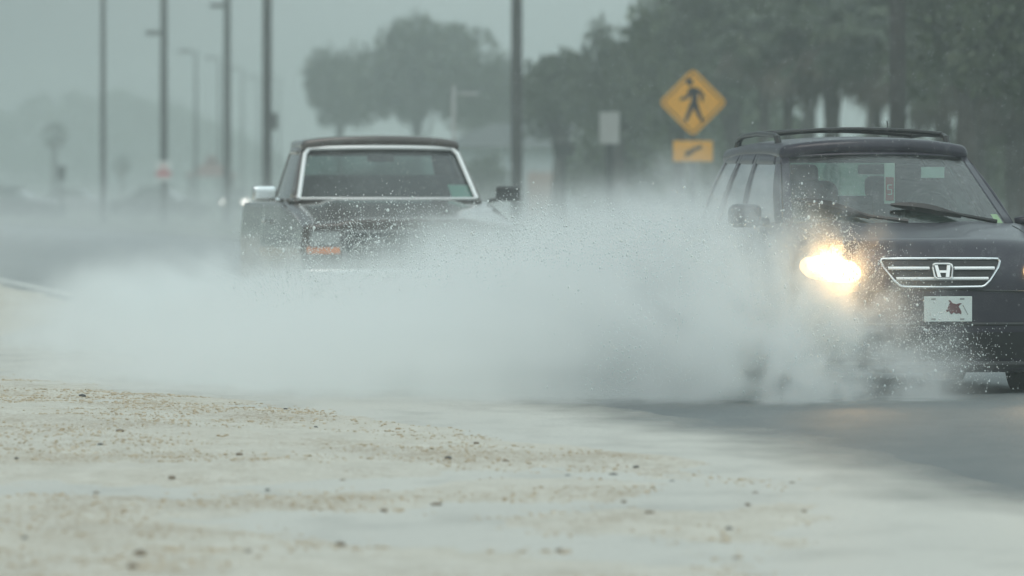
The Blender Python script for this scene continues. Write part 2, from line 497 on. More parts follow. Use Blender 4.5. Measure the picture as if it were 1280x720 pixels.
# ------------------------------------------------------------------ vehicles: shared helpers
M['black_trim'] = mat('black_trim', (0.015, 0.015, 0.016), 0.4, vary=0.2, scale=8)
M['rubber'] = mat('tyre_rubber', (0.02, 0.02, 0.02), 0.8, bump=0.3, bscale=60)
M['alloy'] = mat('wet_alloy', (0.45, 0.46, 0.47), 0.3, 0.9)
M['chrome'] = mat('chrome', (0.80, 0.82, 0.83), 0.22, 1.0)
M['bright_trim'] = mat('bright_anodised_trim', (0.90, 0.92, 0.92), 0.5, 0.25)
M['interior'] = mat('dark_interior_fabric', (0.03, 0.032, 0.032), 0.85, vary=0.2, scale=12)
M['clear_lens0'] = mat('fog_lamp_lens', (0.35, 0.36, 0.36), 0.15)
M['mirror'] = mat('mirror_glass', (0.7, 0.72, 0.73), 0.05, 1.0)
def glass_mat(name, tint, rough=0.03, refl=1.0):
    m = bpy.data.materials.new(name); m.use_nodes = True
    t = m.node_tree
    for n in list(t.nodes): t.nodes.remove(n)
    o = t.nodes.new('ShaderNodeOutputMaterial')
    a = t.nodes.new('ShaderNodeBsdfTransparent'); a.inputs[0].default_value = (*tint, 1)
    g = t.nodes.new('ShaderNodeBsdfGlossy'); g.inputs['Roughness'].default_value = rough
    fr = t.nodes.new('ShaderNodeFresnel'); fr.inputs['IOR'].default_value = 1.52
    ml = t.nodes.new('ShaderNodeMath'); ml.operation = 'MULTIPLY'; ml.inputs[1].default_value = refl
    # streaks of rain water break up the reflection
    c = t.nodes.new('ShaderNodeTexCoord'); mp = t.nodes.new('ShaderNodeMapping'); mp.inputs['Scale'].default_value = (26, 26, 9)
    nz = t.nodes.new('ShaderNodeTexNoise'); nz.inputs['Scale'].default_value = 1.0; nz.inputs['Detail'].default_value = 5
    t.links.new(c.outputs['Object'], mp.inputs[0]); t.links.new(mp.outputs[0], nz.inputs[0])
    bn = t.nodes.new('ShaderNodeBump'); bn.inputs['Strength'].default_value = 0.35; bn.inputs['Distance'].default_value = 0.01
    t.links.new(nz.outputs['Fac'], bn.inputs['Height'])
    t.links.new(bn.outputs[0], g.inputs['Normal']); t.links.new(bn.outputs[0], fr.inputs['Normal'])
    mxs = t.nodes.new('ShaderNodeMixShader')
    t.links.new(fr.outputs[0], ml.inputs[0]); t.links.new(ml.outputs[0], mxs.inputs[0])
    t.links.new(a.outputs[0], mxs.inputs[1]); t.links.new(g.outputs[0], mxs.inputs[2])
    t.links.new(mxs.outputs[0], o.inputs[0])
    return m
M['glass'] = glass_mat('tinted_car_glass', (0.66, 0.86, 0.79), 0.06, 1.5)
M['glass_side'] = glass_mat('side_car_glass', (0.72, 0.88, 0.82), 0.12, 3.0)
M['glass_dark'] = glass_mat('old_truck_glass', (0.42, 0.50, 0.48), 0.2, 2.2)
def paint_mat(name, base, rough=0.28):
    m = mat(name, base, rough + 0.08, 0.0, vary=0.12, scale=3, coat=0.2, spec=0.4, bump=0.05, bscale=90)
    return m
def cut(o, cutters):
    for cmb in cutters:
        c = cmb.build('cutter', M['black_trim'])
        md = o.modifiers.new('cut', 'BOOLEAN'); md.object = c; md.operation = 'DIFFERENCE'; md.solver = 'EXACT'
        dg = bpy.context.evaluated_depsgraph_get()
        me = bpy.data.meshes.new_from_object(o.evaluated_get(dg))
        o.modifiers.clear(); o.data = me
        bpy.data.objects.remove(c)
def patch(fn, us, vs, sub=(6, 4), mb=None):
    mb = mb or MB()
    pts = []
    nu, nv = sub
    for j in range(nv + 1):
        for i in range(nu + 1):
            pts.append(fn(lerp(us[0], us[1], i / nu), lerp(vs[0], vs[1], j / nv)))
    return mb.add(pts, [(j * (nu + 1) + i, j * (nu + 1) + i + 1, (j + 1) * (nu + 1) + i + 1, (j + 1) * (nu + 1) + i) for j in range(nv) for i in range(nu)])
def framed(fn, wins, v0, v1, frame, inset, sub=(8, 5)):
    """patch fn over [u0..u1]x[0..1]; windows at u ranges; the rest goes into frame; returns window meshes"""
    outl = []
    us = sorted(set([0.0, 1.0] + [u for w_ in wins for u in w_]))
    for a, b_ in zip(us, us[1:]):
        iswin = any(abs(a - w_[0]) < 1e-6 for w_ in wins)
        patch(fn, (a, b_), (0, v0), (sub[0], 1), frame); patch(fn, (a, b_), (v1, 1), (sub[0], 1), frame)
        if iswin: outl.append(patch(lambda u, v: inset(fn(u, v)), (a - 0.004, b_ + 0.004), (v0 - 0.01, v1 + 0.01), sub))
        else: patch(fn, (a, b_), (v0, v1), sub, frame)
    return outl
def solid(o, th):
    md = o.modifiers.new('thick', 'SOLIDIFY'); md.thickness = th; md.offset = -1
    return o
def wheel(parent, x, y, z, r, width, s, rim_mat):
    """s=+1/-1: which side faces outwards"""
    h = width / 2
    ty = MB().lathe([(x - h, r * 0.68), (x - h, r * 0.93), (x - h * 0.75, r), (x + h * 0.75, r), (x + h, r * 0.93), (x + h, r * 0.68)], 36, c=(0, y, z))
    wo = ty.build('wheel', M['rubber'], parent, smooth=True)
    rb = MB().lathe([(x + s * h * 0.55, r * 0.70), (x + s * h * 0.9, r * 0.67), (x + s * h * 0.55, r * 0.58), (x + s * h * 0.3, r * 0.5)], 30, c=(0, y, z))
    for k in range(5):
        a = 2 * math.pi * k / 5
        d = Vector((0, math.cos(a), math.sin(a)))
        rb.tube([Vector((x + s * h * 0.75, y, z)) + d * r * 0.1, Vector((x + s * h * 0.72, y, z)) + d * r * 0.62], [r * 0.12, r * 0.07], 6)
    rb.lathe([(x + s * h * 0.9, 0.001), (x + s * h * 0.9, r * 0.13), (x + s * h * 0.5, r * 0.2)], 16, c=(0, y, z))
    rb.build('rim', rim_mat, wo, smooth=True)
    return wo

# ------------------------------------------------------------------ dark SUV
M['suv_paint'] = paint_mat('dark_violet_grey_paint', (0.026, 0.023, 0.037), 0.28)
M['lamp_lit'] = mat('lit_headlamp_bulb', (0.9, 0.85, 0.7), 0.3, emit=(1.0, 0.76, 0.42), estr=16.0)
M['lamp_lens'] = mat('lit_headlamp_reflector', (0.8, 0.78, 0.7), 0.15, emit=(1.0, 0.62, 0.24), estr=2.0)
M['plate'] = mat('pale_plate', (0.62, 0.70, 0.68), 0.4, vary=0.05, scale=10)
M['maroon'] = mat('maroon_ink', (0.10, 0.025, 0.03), 0.5)
M['grey_ink'] = mat('grey_ink', (0.2, 0.22, 0.22), 0.5)
M['red_card'] = mat('red_card', (0.42, 0.10, 0.10), 0.6)
M['white_card'] = mat('white_card', (0.72, 0.72, 0.70), 0.6)
M['yellow_card'] = mat('yellow_green_sticker', (0.60, 0.68, 0.30), 0.5)
M['teal_card'] = mat('teal_sticker', (0.45, 0.86, 0.74), 0.5)

SUV_LOC, SUV_YAW = Vector((2.645, 49.26, 0.035)), R(8.8)
suv = empty('suv', SUV_LOC, SUV_YAW, 'dark SUV with roof rails and lit headlight driving through flood water', 'suv')
def suv_zt(y): return 0.945 + 0.125 * sm(-0.5, 1.25, y) - 0.0
def suv_fy(x, z):
    ax = abs(x) / 0.89
    return 0.30 * ax ** 3 + 0.11 * sm(0.70, 0.98, z) + 0.07 * sm(0.42, 0.18, z) - 0.02
def suv_def(q):
    x, y, z = q
    zt = suv_zt(y)
    if z > 0.62: z = 0.62 + (z - 0.62) * ((zt - 0.62) / 0.43)
    f = 1 - sm(0.0, 1.15, y)
    ax = abs(x) / 0.89
    if y < 1.4: z -= 0.055 * ax ** 4 * sm(0.85, 1.0, z / zt) * (1 - sm(0.9, 1.4, y))
    if y < 1.3 and z > 0.85: z += 0.012 * sm(0.25, 0.45, ax) * (1 - sm(0.55, 0.8, ax)) * sm(0.1, 0.4, y)
    y2 = y + (0.30 * ax ** 3 + 0.11 * sm(0.70, 0.98, z) + 0.07 * sm(0.42, 0.18, z) - 0.02) * f - 0.16 * ax ** 3 * sm(3.6, 4.5, y)
    x *= 1 - 0.045 * sm(0.74, 1.06, z) + 0.012 * sm(0.62, 0.45, z)
    return (x * (1 - 0.03 * f), y2, z)
bd = MB().rbox((0, 2.27, 0.60), (0.89, 2.27, 0.45), 0.10, (20, 44, 12), suv_def).build('body', M['suv_paint'], suv, smooth='all')
cut(bd, [MB().tube([(s * 0.60, y, 0.32), (s * 1.2, y, 0.32)], 0.385, 32) for s in (-1, 1) for y in (0.92, 3.52)])
for p in bd.data.polygons: p.use_smooth = True
bd.data.set_sharp_from_angle(angle=R(38))
for s in (-1, 1):
    for y in (0.92, 3.52): wheel(suv, s * 0.76, y, 0.325, 0.335, 0.21, s, M['alloy'])
def on_front(x, z, off=0.008): return (x, suv_fy(x, z) - off, z)
# grille: black recess, chrome frame, two bars, emblem
def trap(u, v): return on_front(u * lerp(0.255, 0.375, v), lerp(0.684, 0.850, v), 0.006)
gr = patch(trap, (-1, 1), (0, 1), (16, 4)).build('grille', M['black_trim'], suv, smooth='all')
ol = [(-0.375, 0.84), (-0.365, 0.853)] + [(x, 0.856) for x in (-0.25, -0.1, 0, 0.1, 0.25)] + [(0.365, 0.853), (0.375, 0.84), (0.36, 0.80), (0.30, 0.72), (0.265, 0.688), (0.245, 0.682), (0.1, 0.680), (-0.1, 0.680), (-0.245, 0.682), (-0.265, 0.688), (-0.30, 0.72), (-0.36, 0.80), (-0.375, 0.84), (-0.365, 0.853)]
MB().tube([on_front(x, z, 0.014) for x, z in ol], 0.008, 6).build('grille_frame', M['chrome'], gr, smooth=True)
def bar(x0, x1, z0, z1, name='grille_bar'):
    patch(lambda u, v: on_front(u, lerp(z0, z1, v), 0.018 + 0.010 * math.sin(math.pi * v)), (x0, x1), (0, 1), (10, 4)).build(name, M['bright_trim'], gr, smooth='all')
bar(-0.335, -0.078, 0.786, 0.806); bar(0.078, 0.335, 0.786, 0.806); bar(-0.29, 0.29, 0.722, 0.742)
em = MB()
ring = [(-0.058, 0.818), (-0.045, 0.824), (0.045, 0.824), (0.058, 0.818), (0.062, 0.80), (0.054, 0.745), (0.042, 0.733), (-0.042, 0.733), (-0.054, 0.745), (-0.062, 0.80), (-0.058, 0.818), (-0.045, 0.824)]
em.tube([on_front(x, z, 0.046) for x, z in ring], 0.006, 6)
for s in (-1, 1):
    em.add([on_front(s * a, z, o_) for o_ in (0.05, 0.034) for a, z in ((0.050, 0.815), (0.030, 0.815), (0.014, 0.742), (0.036, 0.742))], [(0, 1, 2, 3), (4, 5, 6, 7), (0, 1, 5, 4), (1, 2, 6, 5), (2, 3, 7, 6), (3, 0, 4, 7)])
em.add([on_front(x, z, 0.05) for x, z in ((-0.022, 0.783), (0.022, 0.783), (0.020, 0.768), (-0.020, 0.768))], [(0, 1, 2, 3)])
em.build('emblem', M['bright_trim'], gr, smooth=True)
patch(lambda u, v: on_front(u * 0.055, lerp(0.737, 0.82, v), 0.034), (-1, 1), (0, 1), (4, 4)).build('emblem_backing', M['black_trim'], gr)
# lower bumper
lo = patch(lambda u, v: on_front(u * 0.56, lerp(0.24, 0.40, v), 0.004), (-1, 1), (0, 1), (16, 4)).build('air_intake', M['black_trim'], suv, smooth='all')
MB().tube([on_front(x / 20 * 0.80, 0.665 - 0.02 * abs(x / 20), 0.0) for x in range(-20, 21)], 0.006, 5).build('bumper_seam', M['black_trim'], suv)
MB().tube([on_front(x / 20 * 0.62, 0.45 , -0.004) for x in range(-20, 21)], 0.012, 5).build('bumper_step', M['black_trim'], suv)
for s in (-1, 1):
    MB().tube([suv_def((s * 0.72, y, 1.0505)) for y in (0.16, 0.3, 0.5, 0.7, 0.9, 1.1)], 0.004, 5).build('bonnet_seam', M['black_trim'], suv)
for s in (-1, 1):
    for y in (1.38, 2.40, 3.36):
        MB().tube([suv_def((s * 0.8905, y, z)) for z in (0.30, 0.45, 0.6, 0.75, 0.9, 1.0)], 0.004, 5).build('door_seam', M['black_trim'], suv)
    c = Vector(on_front(s * 0.66, 0.385, 0.004))
    fo = MB().lathe([(c.y - 0.004, 0.001), (c.y - 0.004, 0.045), (c.y + 0.03, 0.052)], 18, 'y', (c.x, 0, c.z)).build('fog_lamp', M['clear_lens0'], suv, smooth=True)
MB().tube([on_front(x / 16 * 0.72, 0.20, 0.004) for x in range(-16, 17)], 0.022, 6).build('air_dam', M['black_trim'], suv, smooth=True)
# licence plate
pl = MB()
pl.rbox((0, 0, 0), (0.151, 0.004, 0.078), 0.004, (3, 1, 3))
plate = pl.build('licence_plate', M['plate'], suv)
plate.location = (0.03, -0.050, 0.545)
mk = MB()
pony = [(0.0, 0.052), (0.012, 0.055), (0.028, 0.036), (0.052, 0.030), (0.072, 0.036), (0.088, 0.034), (0.074, 0.026), (0.066, 0.014), (0.076, 0.0), (0.084, -0.018), (0.082, -0.034), (0.068, -0.026), (0.05, -0.030), (0.034, -0.020), (0.022, -0.034), (0.012, -0.026), (0.006, -0.012), (-0.008, -0.020), (-0.014, -0.008), (-0.002, 0.008), (0.004, 0.026), (0.012, 0.040)]
mk.add([(x, -0.0055, z) for x, z in pony], [tuple(range(len(pony)))])
mk.build('plate_emblem', M['maroon'], plate)
mk = MB()
for x, z in ((-0.092, 0.062), (0.088, 0.062), (-0.092, -0.062), (0.088, -0.062)): MB().box((x, -0.0052, z), (0.014, 0.0008, 0.004)).build('plate_slot', M['grey_ink'], plate)
mk.box((0.108, -0.0052, -0.005), (0.002, 0.0008, 0.034), Matrix.Rotation(R(-28), 3, 'Y'))
mk.build('plate_stroke', M['grey_ink'], plate)
# headlights, lit
for s in (-1, 1):
    def lamp(u, v):
        a_, b_ = 2 * u - 1, 2 * v - 1                 # square to rounded outline
        u = 0.5 + 0.5 * a_ * math.sqrt(1 - 0.38 * b_ * b_); v = 0.5 + 0.5 * b_ * math.sqrt(1 - 0.38 * a_ * a_)
        return on_front(s * lerp(0.495 if s < 0 else 0.53, 0.84, u), lerp(lerp(0.69, 0.73, u), lerp(0.845, 0.88, u), v), 0.006)
    hl = patch(lamp, (0, 1), (0, 1), (12, 6)).build('headlight', M['lamp_lens'], suv, smooth='all')
    for x, z in ((0.735, 0.815), (0.605, 0.785)):
        c = Vector(on_front(s * x, z, 0.012))
        MB().lathe([(c.y, 0.001), (c.y - 0.006, 0.035), (c.y + 0.01, 0.052)], 20, 'y', (c.x, 0, c.z)).build('bulb', M['lamp_lit'], hl, smooth=True)
    ld = bpy.data.lights.new('headlight_beam', 'SPOT')
    ld.energy = 190 if s < 0 else 35; ld.color = (1.0, 0.58, 0.22); ld.spot_size = R(62); ld.spot_blend = 0.9; ld.shadow_soft_size = 0.05
    lo_ = bpy.data.objects.new('headlight_beam', ld); COL.objects.link(lo_); lo_.parent = suv
    c = Vector(on_front(s * 0.69, 0.80, 0.06)); lo_.location = c
    lo_.rotation_euler = (R(-96), 0, 0)
# greenhouse
def g_front(u, v):
    k = 2 * u - 1
    return Vector((k * lerp(0.745, 0.600, v), lerp(1.10, 1.96, v) + 0.17 * k * k, lerp(1.055, 1.505, v) + 0.02 * (1 - k * k) * v - 0.012 * (1 - v) * k * k))
def g_rear(u, v):
    k = 2 * u - 1
    return Vector((k * lerp(0.735, 0.585, v), lerp(4.46, 4.22, v) - 0.12 * k * k, lerp(1.055, 1.52, v)))
def g_side(s):
    def fn(u, v):
        a, b_ = g_front((s + 1) / 2, v), g_rear((s + 1) / 2, v)
        p = a.lerp(b_, u)
        p.x += s * (0.075 * math.sin(math.pi * min(1, max(0, u))) ** 0.6 * lerp(1, 0.35, v) + 0.02 * math.sin(math.pi * v))
        return p
    return fn
inset = lambda p: Vector((p.x * 0.988, 2.8 + (p.y - 2.8) * 0.996, p.z))
fr = MB()
wf = framed(g_front, [(0.035, 0.965)], 0.035, 0.965, fr, inset, (14, 8))[0]
ws = wf.build('windscreen', M['glass'], suv, smooth='all')
wr = framed(g_rear, [(0.09, 0.91)], 0.1, 0.9, fr, inset, (10, 6))[0]
wr.build('rear_window', M['glass'], suv, smooth='all')
for s in (-1, 1):
    for wmb in framed(g_side(s), [(0.055, 0.345), (0.385, 0.635), (0.685, 0.93)], 0.06, 0.87, fr, inset, (8, 6)):
        wmb.build('side_window', M['glass_side'], suv, smooth='all')
solid(fr.build('cabin_frame', M['suv_paint'], suv, smooth=True), 0.03)
def roof_def(q):
    x, y, z = q
    ax = abs(x) / 0.64
    return (x, y + 0.15 * ax * ax * (1 - sm(1.9, 2.6, y)) - 0.10 * ax * ax * sm(3.6, 4.3, y), z + 0.035 * (1 - ax * ax) - 0.03 * ((y - 2.9) / 1.2) ** 2 - 0.02 * ax ** 4)
MB().rbox((0, 3.11, 1.540), (0.618, 1.16, 0.050), 0.048, (14, 18, 2), roof_def).build('roof', M['suv_paint'], suv, smooth='all')
for s in (-1, 1):
    rk = MB()
    x = s * 0.555
    rk.tube([(x, 2.45, 1.55), (x, 2.50, 1.612), (x, 2.60, 1.632), (x, 3.2, 1.645), (x, 3.75, 1.632), (x, 3.87, 1.61), (x, 3.93, 1.55)], [0.026, 0.022, 0.017, 0.017, 0.017, 0.022, 0.026], 8)
    rk.build('roof_rail', M['black_trim'], suv, smooth=True)
for y in (2.62, 3.55):
    MB().tube([(0.555 * k / 6, y, 1.640 + 0.030 * (1 - (k / 6) ** 2)) for k in range(-6, 7)], 0.016, 8).build('crossbar', M['black_trim'], suv, smooth=True)
MB().tube([(0.5, 4.05, 1.55), (0.52, 4.25, 1.74)], 0.004, 5).build('aerial', M['black_trim'], suv)
for s in (-1, 1):
    mm_ = MB().rbox((s * 0.955, 1.50, 1.115), (0.105, 0.065, 0.075), 0.05, (3, 3, 3))
    mm_.tube([(s * 0.80, 1.54, 1.075), (s * 0.90, 1.51, 1.09)], 0.03, 8)
    mo = mm_.build('door_mirror', M['suv_paint'], suv, smooth='all')
    MB().box((s * 0.955, 1.567, 1.115), (0.085, 0.002, 0.058)).build('mirror_glass', M['mirror'], mo)
for s in (-1, 1):
    for y in (2.32, 3.28):
        MB().rbox((s * 0.893, y, 0.90), (0.012, 0.075, 0.016), 0.01, (2, 3, 1)).build('door_handle', M['suv_paint'], suv, smooth='all')
# wipers on the glass
def onws(u, v, off=0.022):
    p = g_front((u + 1) / 2, v)
    return p + Vector((0, -0.87 * off, 0.5 * off + 0.006))
for (a, b_, c_) in (((-0.90, 0.34), (-0.30, 0.07), (0.02, 0.01)), ((-0.08, 0.24), (0.52, 0.09), (0.82, 0.02))):
    wp = MB()
    wp.tube([onws(lerp(a[0], b_[0], k / 6), lerp(a[1], b_[1], k / 6) + 0.03 * math.sin(math.pi * k / 6)) for k in range(7)], [0.010, 0.024, 0.031, 0.034, 0.031, 0.024, 0.013], 6)
    wp.tube([onws(lerp(a[0], b_[0], 0.5), lerp(a[1], b_[1], 0.5) + 0.03, 0.04), onws(*b_, 0.04), onws(*c_, 0.03)], [0.010, 0.012, 0.016], 6)
    wp.build('wiper', M['black_trim'], suv, smooth=True)
# cabin
MB().rbox((0, 1.72, 1.03), (0.70, 0.36, 0.075), 0.06, (8, 4, 2)).build('dashboard', M['interior'], suv, smooth='all')
for s in (-1, 1):
    st = MB().rbox((s * 0.36, 2.66, 1.10), (0.25, 0.09, 0.24), 0.08, (4, 3, 4), lambda q: (q[0], q[1] + (q[2] - 1.0) * 0.3, q[2])).build('seat', M['interior'], suv, smooth='all')
    MB().rbox((s * 0.36, 2.80, 1.36), (0.13, 0.05, 0.085), 0.045, (3, 2, 3)).build('headrest', M['interior'], st, smooth='all')
rs = MB().rbox((0, 3.65, 1.08), (0.62, 0.10, 0.16), 0.07, (8, 3, 3)).build('rear_seat', M['interior'], suv, smooth='all')
for x in (-0.38, 0.38): MB().rbox((x, 3.70, 1.30), (0.12, 0.05, 0.07), 0.04, (3, 2, 3)).build('headrest', M['interior'], rs, smooth='all')
t_ = MB(); t_.tube([(0.36 + 0.18 * math.cos(a), 2.05 + 0.06 * math.sin(a), 1.10 + 0.17 * math.sin(a)) for a in [2 * math.pi * k / 24 for k in range(25)]], 0.014, 6, cap=False)
t_.box((0.36, 2.05, 1.10), (0.16, 0.015, 0.03)); t_.build('steering_wheel', M['interior'], suv, smooth=True)
MB().rbox((-0.02, 1.98, 1.41), (0.11, 0.015, 0.032), 0.014, (4, 2, 2)).build('interior_mirror', M['black_trim'], suv, smooth='all')
MB().box((0.36, 1.99, 1.39), (0.075, 0.006, 0.035)).build('sun_visor_card', M['plate'], suv)
patch(lambda u, v: onws(u, v, -0.03), (0.855, 0.945), (0.05, 0.19), (2, 2)).build('sticker', M['yellow_card'], suv)
# tag hanging behind the windscreen: rests on the mirror, a thing of its own
ht = empty('hanging_tag', SUV_LOC + Matrix.Rotation(SUV_YAW, 3, 'Z') @ Vector((0.06, 1.90, 1.20)), SUV_YAW, 'pale tag with a red panel hanging behind the windscreen of the dark SUV', 'tag')
MB().rbox((0, 0, 0.12), (0.034, 0.003, 0.13), 0.003, (2, 1, 2)).build('card', M['white_card'], ht)
MB().box((0, -0.0045, 0.085), (0.027, 0.001, 0.075)).build('red_panel', M['red_card'], ht)
tm = MB()
for p in (((0, 0.13)), ((0, 0.10)), ((0, 0.07))): tm.box((0, -0.0062, p[1] - 0.02), (0.014, 0.0005, 0.003))
tm.box((-0.012, -0.0062, 0.095), (0.003, 0.0005, 0.016)); tm.box((0.012, -0.0062, 0.065), (0.003, 0.0005, 0.016))
tm.build('figure_mark', M['white_card'], ht)

# ------------------------------------------------------------------ old pickup
M['pickup_paint'] = mat('weathered_brown_paint', (0.075, 0.060, 0.053), 0.22, vary=0.15, scale=3, coat=0.7, bump=0.05, bscale=90)
M['amber'] = mat('amber_lens', (0.50, 0.17, 0.05), 0.3, emit=(1.0, 0.3, 0.05), estr=0.12)
M['clear_lens'] = mat('clear_lamp_lens', (0.34, 0.36, 0.36), 0.2)
M['dull_trim'] = mat('dull_grey_trim', (0.20, 0.20, 0.20), 0.4)
PK_LOC, PK_YAW = Vector((-0.855, 68.0, 0.03)), R(8.5)
pk = empty('pickup_truck', PK_LOC, PK_YAW, 'old brown pickup truck with bright windscreen trim half hidden by spray', 'pickup truck')
def pk_zt(y): return 0.965 + 0.22 * sm(-0.7, 1.6, y)
def pk_def(q):
    x, y, z = q
    zt = pk_zt(y)
    if z > 0.8: z = 0.8 + (z - 0.8) * (zt - 0.8) / 0.4
    ax = abs(x) / 0.98
    f = 1 - sm(0, 0.8, y)
    if y < 1.6: z += sm(0.9, 1.0, z / zt) * (0.03 * (1 - sm(0.55, 0.68, ax)) - 0.03 * ax ** 6)
    y += 0.07 * ax ** 4 * f
    x *= 1 - 0.035 * sm(0.85, 1.2, z) + 0.02 * sm(0.86, 0.80, z) * sm(0.72, 0.78, z) - 0.03 * sm(0.6, 0.45, z)
    return (x * (0.945 + 0.03 * sm(0.3, 1.6, y)), y, z)
cb = MB().rbox((0, 1.45, 0.82), (0.98, 1.45, 0.38), 0.055, (22, 26, 12), pk_def).build('body', M['pickup_paint'], pk, smooth='all')
cut(cb, [MB().tube([(s * 0.66, 0.95, 0.40), (s * 1.3, 0.95, 0.40)], 0.44, 32) for s in (-1, 1)])
for p in cb.data.polygons: p.use_smooth = True
cb.data.set_sharp_from_angle(angle=R(38))
bed = MB()
bed.rbox((0, 3.83, 0.82), (0.98, 0.90, 0.36), 0.05, (12, 20, 12), lambda q: (q[0] * (0.945 - 0.03 * sm(0.85, 1.2, q[2])), q[1], q[2]))
bo = bed.build('cargo_bed', M['pickup_paint'], pk, smooth='all')
cut(bo, [MB().box((0, 3.83, 1.02), (0.86, 0.82, 0.35))] + [MB().tube([(s * 0.88, 3.95, 0.40), (s * 1.3, 3.95, 0.40)], 0.44, 32) for s in (-1, 1)])
for p in bo.data.polygons: p.use_smooth = True
bo.data.set_sharp_from_angle(angle=R(38))
for s in (-1, 1):
    for y in (0.95, 3.95): wheel(pk, s * 0.79, y, 0.375, 0.375, 0.23, s, M['alloy'])
def p_front(u, v):
    k = 2 * u - 1
    return Vector((k * lerp(0.825, 0.690, v), lerp(1.42, 1.94, v) + 0.10 * k * k, lerp(1.19, 1.655, v) + 0.012 * (1 - k * k) * v))
def p_rear(u, v):
    k = 2 * u - 1
    return Vector((k * lerp(0.84, 0.70, v), lerp(2.84, 2.76, v) - 0.03 * k * k, lerp(1.19, 1.665, v)))
def p_side(s):
    def fn(u, v):
        p = p_front((s + 1) / 2, v).lerp(p_rear((s + 1) / 2, v), u)
        p.x += s * 0.05 * math.sin(math.pi * u) ** 0.7 * lerp(1, 0.4, v)
        return p
    return fn
inset2 = lambda p: Vector((p.x * 0.988, 2.2 + (p.y - 2.2) * 0.985, p.z))
fr = MB()
framed(p_front, [(0.03, 0.97)], 0.03, 0.95, fr, inset2, (14, 8))[0].build('windscreen', M['glass_dark'], pk, smooth='all')
framed(p_rear, [(0.12, 0.88)], 0.2, 0.85, fr, inset2, (8, 5))[0].build('rear_window', M['glass_dark'], pk, smooth='all')
for s in (-1, 1):
    for wmb in framed(p_side(s), [(0.10, 0.84)], 0.06, 0.88, fr, inset2, (8, 5)): wmb.build('side_window', M['glass_dark'], pk, smooth='all')
solid(fr.build('cabin_frame', M['pickup_paint'], pk, smooth=True), 0.03)
MB().rbox((0, 2.36, 1.69), (0.698, 0.47, 0.045), 0.042, (12, 8, 2), lambda q: (q[0], q[1] + 0.09 * (q[0] / 0.72) ** 2 * (1 - sm(1.9, 2.3, q[1])), q[2] + 0.03 * (1 - (q[0] / 0.70) ** 2) - 0.02 * (q[0] / 0.70) ** 6)).build('roof', M['pickup_paint'], pk, smooth='all')
off = Vector((0, -0.016, 0.010))
pts = [p_front(0.025, v / 8 * 0.96 + 0.02) + off for v in range(8)] + [p_front(0.045, 0.955) + off] + [p_front(lerp(0.07, 0.93, k / 12), 0.965) + off for k in range(13)] + [p_front(0.955, 0.955) + off] + [p_front(0.975, v / 8 * 0.96 + 0.02) + off for v in reversed(range(8))]
MB().tube(pts, 0.019, 6).build('windscreen_trim', M['bright_trim'], pk, smooth=True)
MB().tube([p_front(lerp(0.03, 0.97, k / 12), 0.03) + off for k in range(13)], 0.010, 6).build('windscreen_seal', M['bright_trim'], pk, smooth=True)
for s in (-1, 1):
    m_ = MB().rbox((s * 1.07, 1.62, 1.255), (0.105, 0.05, 0.065), 0.03, (3, 2, 3))
    m_.tube([(s * 0.90, 1.66, 1.19), (s * 1.0, 1.63, 1.21)], 0.02, 6)
    mo = m_.build('door_mirror', M['chrome'] if s < 0 else M['black_trim'], pk, smooth='all')
    if s < 0: mo['label'] = 'bright chromed door mirror'
    MB().box((s * 1.07, 1.672, 1.255), (0.085, 0.002, 0.05)).build('mirror_glass', M['mirror'], mo)
    MB().rbox((s * 0.975, 2.45, 1.02), (0.012, 0.08, 0.02), 0.01, (2, 3, 1)).build('door_handle', M['chrome'], pk, smooth='all')
def pf(x, z, off=0.0): return (x, 0.07 * (abs(x) / 0.98) ** 4 - off, z)
g = MB().box((0, -0.004, 0.84), (0.56, 0.012, 0.125)).build('grille', M['black_trim'], pk)
gf = MB()
for z in (0.712, 0.968): gf.box((0, -0.02, z), (0.58, 0.02, 0.012))
for x in (-0.575, 0.575): gf.box((x, -0.02, 0.84), (0.012, 0.02, 0.117))
gf.build('grille_frame', M['dull_trim'], g)
gb = MB()
for k in range(1, 4): gb.box((0, -0.02, 0.712 + 0.064 * k), (0.562, 0.012, 0.005))
for k in range(-4, 5): gb.box((k * 0.125, -0.022, 0.84), (0.004, 0.013, 0.115))
gb.build('grille_bars', M['dull_trim'], g)
for s in (-1, 1):
    hb = MB().rbox((s * 0.735, -0.002, 0.905), (0.125, 0.022, 0.062), 0.015, (3, 1, 3)).build('headlight', M['clear_lens'], pk, smooth='all')
    hr = MB()
    for z in (0.838, 0.972): hr.box((s * 0.735, -0.012, z), (0.135, 0.018, 0.007))
    for x in (0.605, 0.865): hr.box((s * x, -0.012, 0.905), (0.007, 0.018, 0.062))
    hr.build('headlight_bezel', M['dull_trim'], hb)
    MB().rbox((s * 0.75, 0.0, 0.79), (0.14, 0.03, 0.032), 0.015, (4, 2, 2), lambda q: (q[0], q[1] + 0.05 * max(0, (abs(q[0]) - 0.7) / 0.2) ** 2, q[2])).build('turn_signal', M['amber'], pk, smooth='all').location.z = -0.015
    hb.location.z = -0.03
g.location.z = -0.03
MB().rbox((0, -0.05, 0.535), (0.93, 0.07, 0.085), 0.03, (14, 2, 4), lambda q: (q[0], q[1] + 0.10 * (abs(q[0]) / 0.97) ** 4, q[2])).build('bumper', M['chrome'], pk, smooth='all')
for s in (-1, 1):
    wp = MB(); fnw = lambda u, v: p_front((u + 1) / 2, v) + Vector((0, -0.02, 0.012))
    a, b_ = ((-0.62, 0.05), (-0.05, 0.045)) if s < 0 else ((0.05, 0.05), (0.62, 0.045))
    wp.tube([fnw(lerp(a[0], b_[0], k / 5), lerp(a[1], b_[1], k / 5)) for k in range(6)], 0.008, 6)
    wp.build('wiper', M['black_trim'], pk, smooth=True)
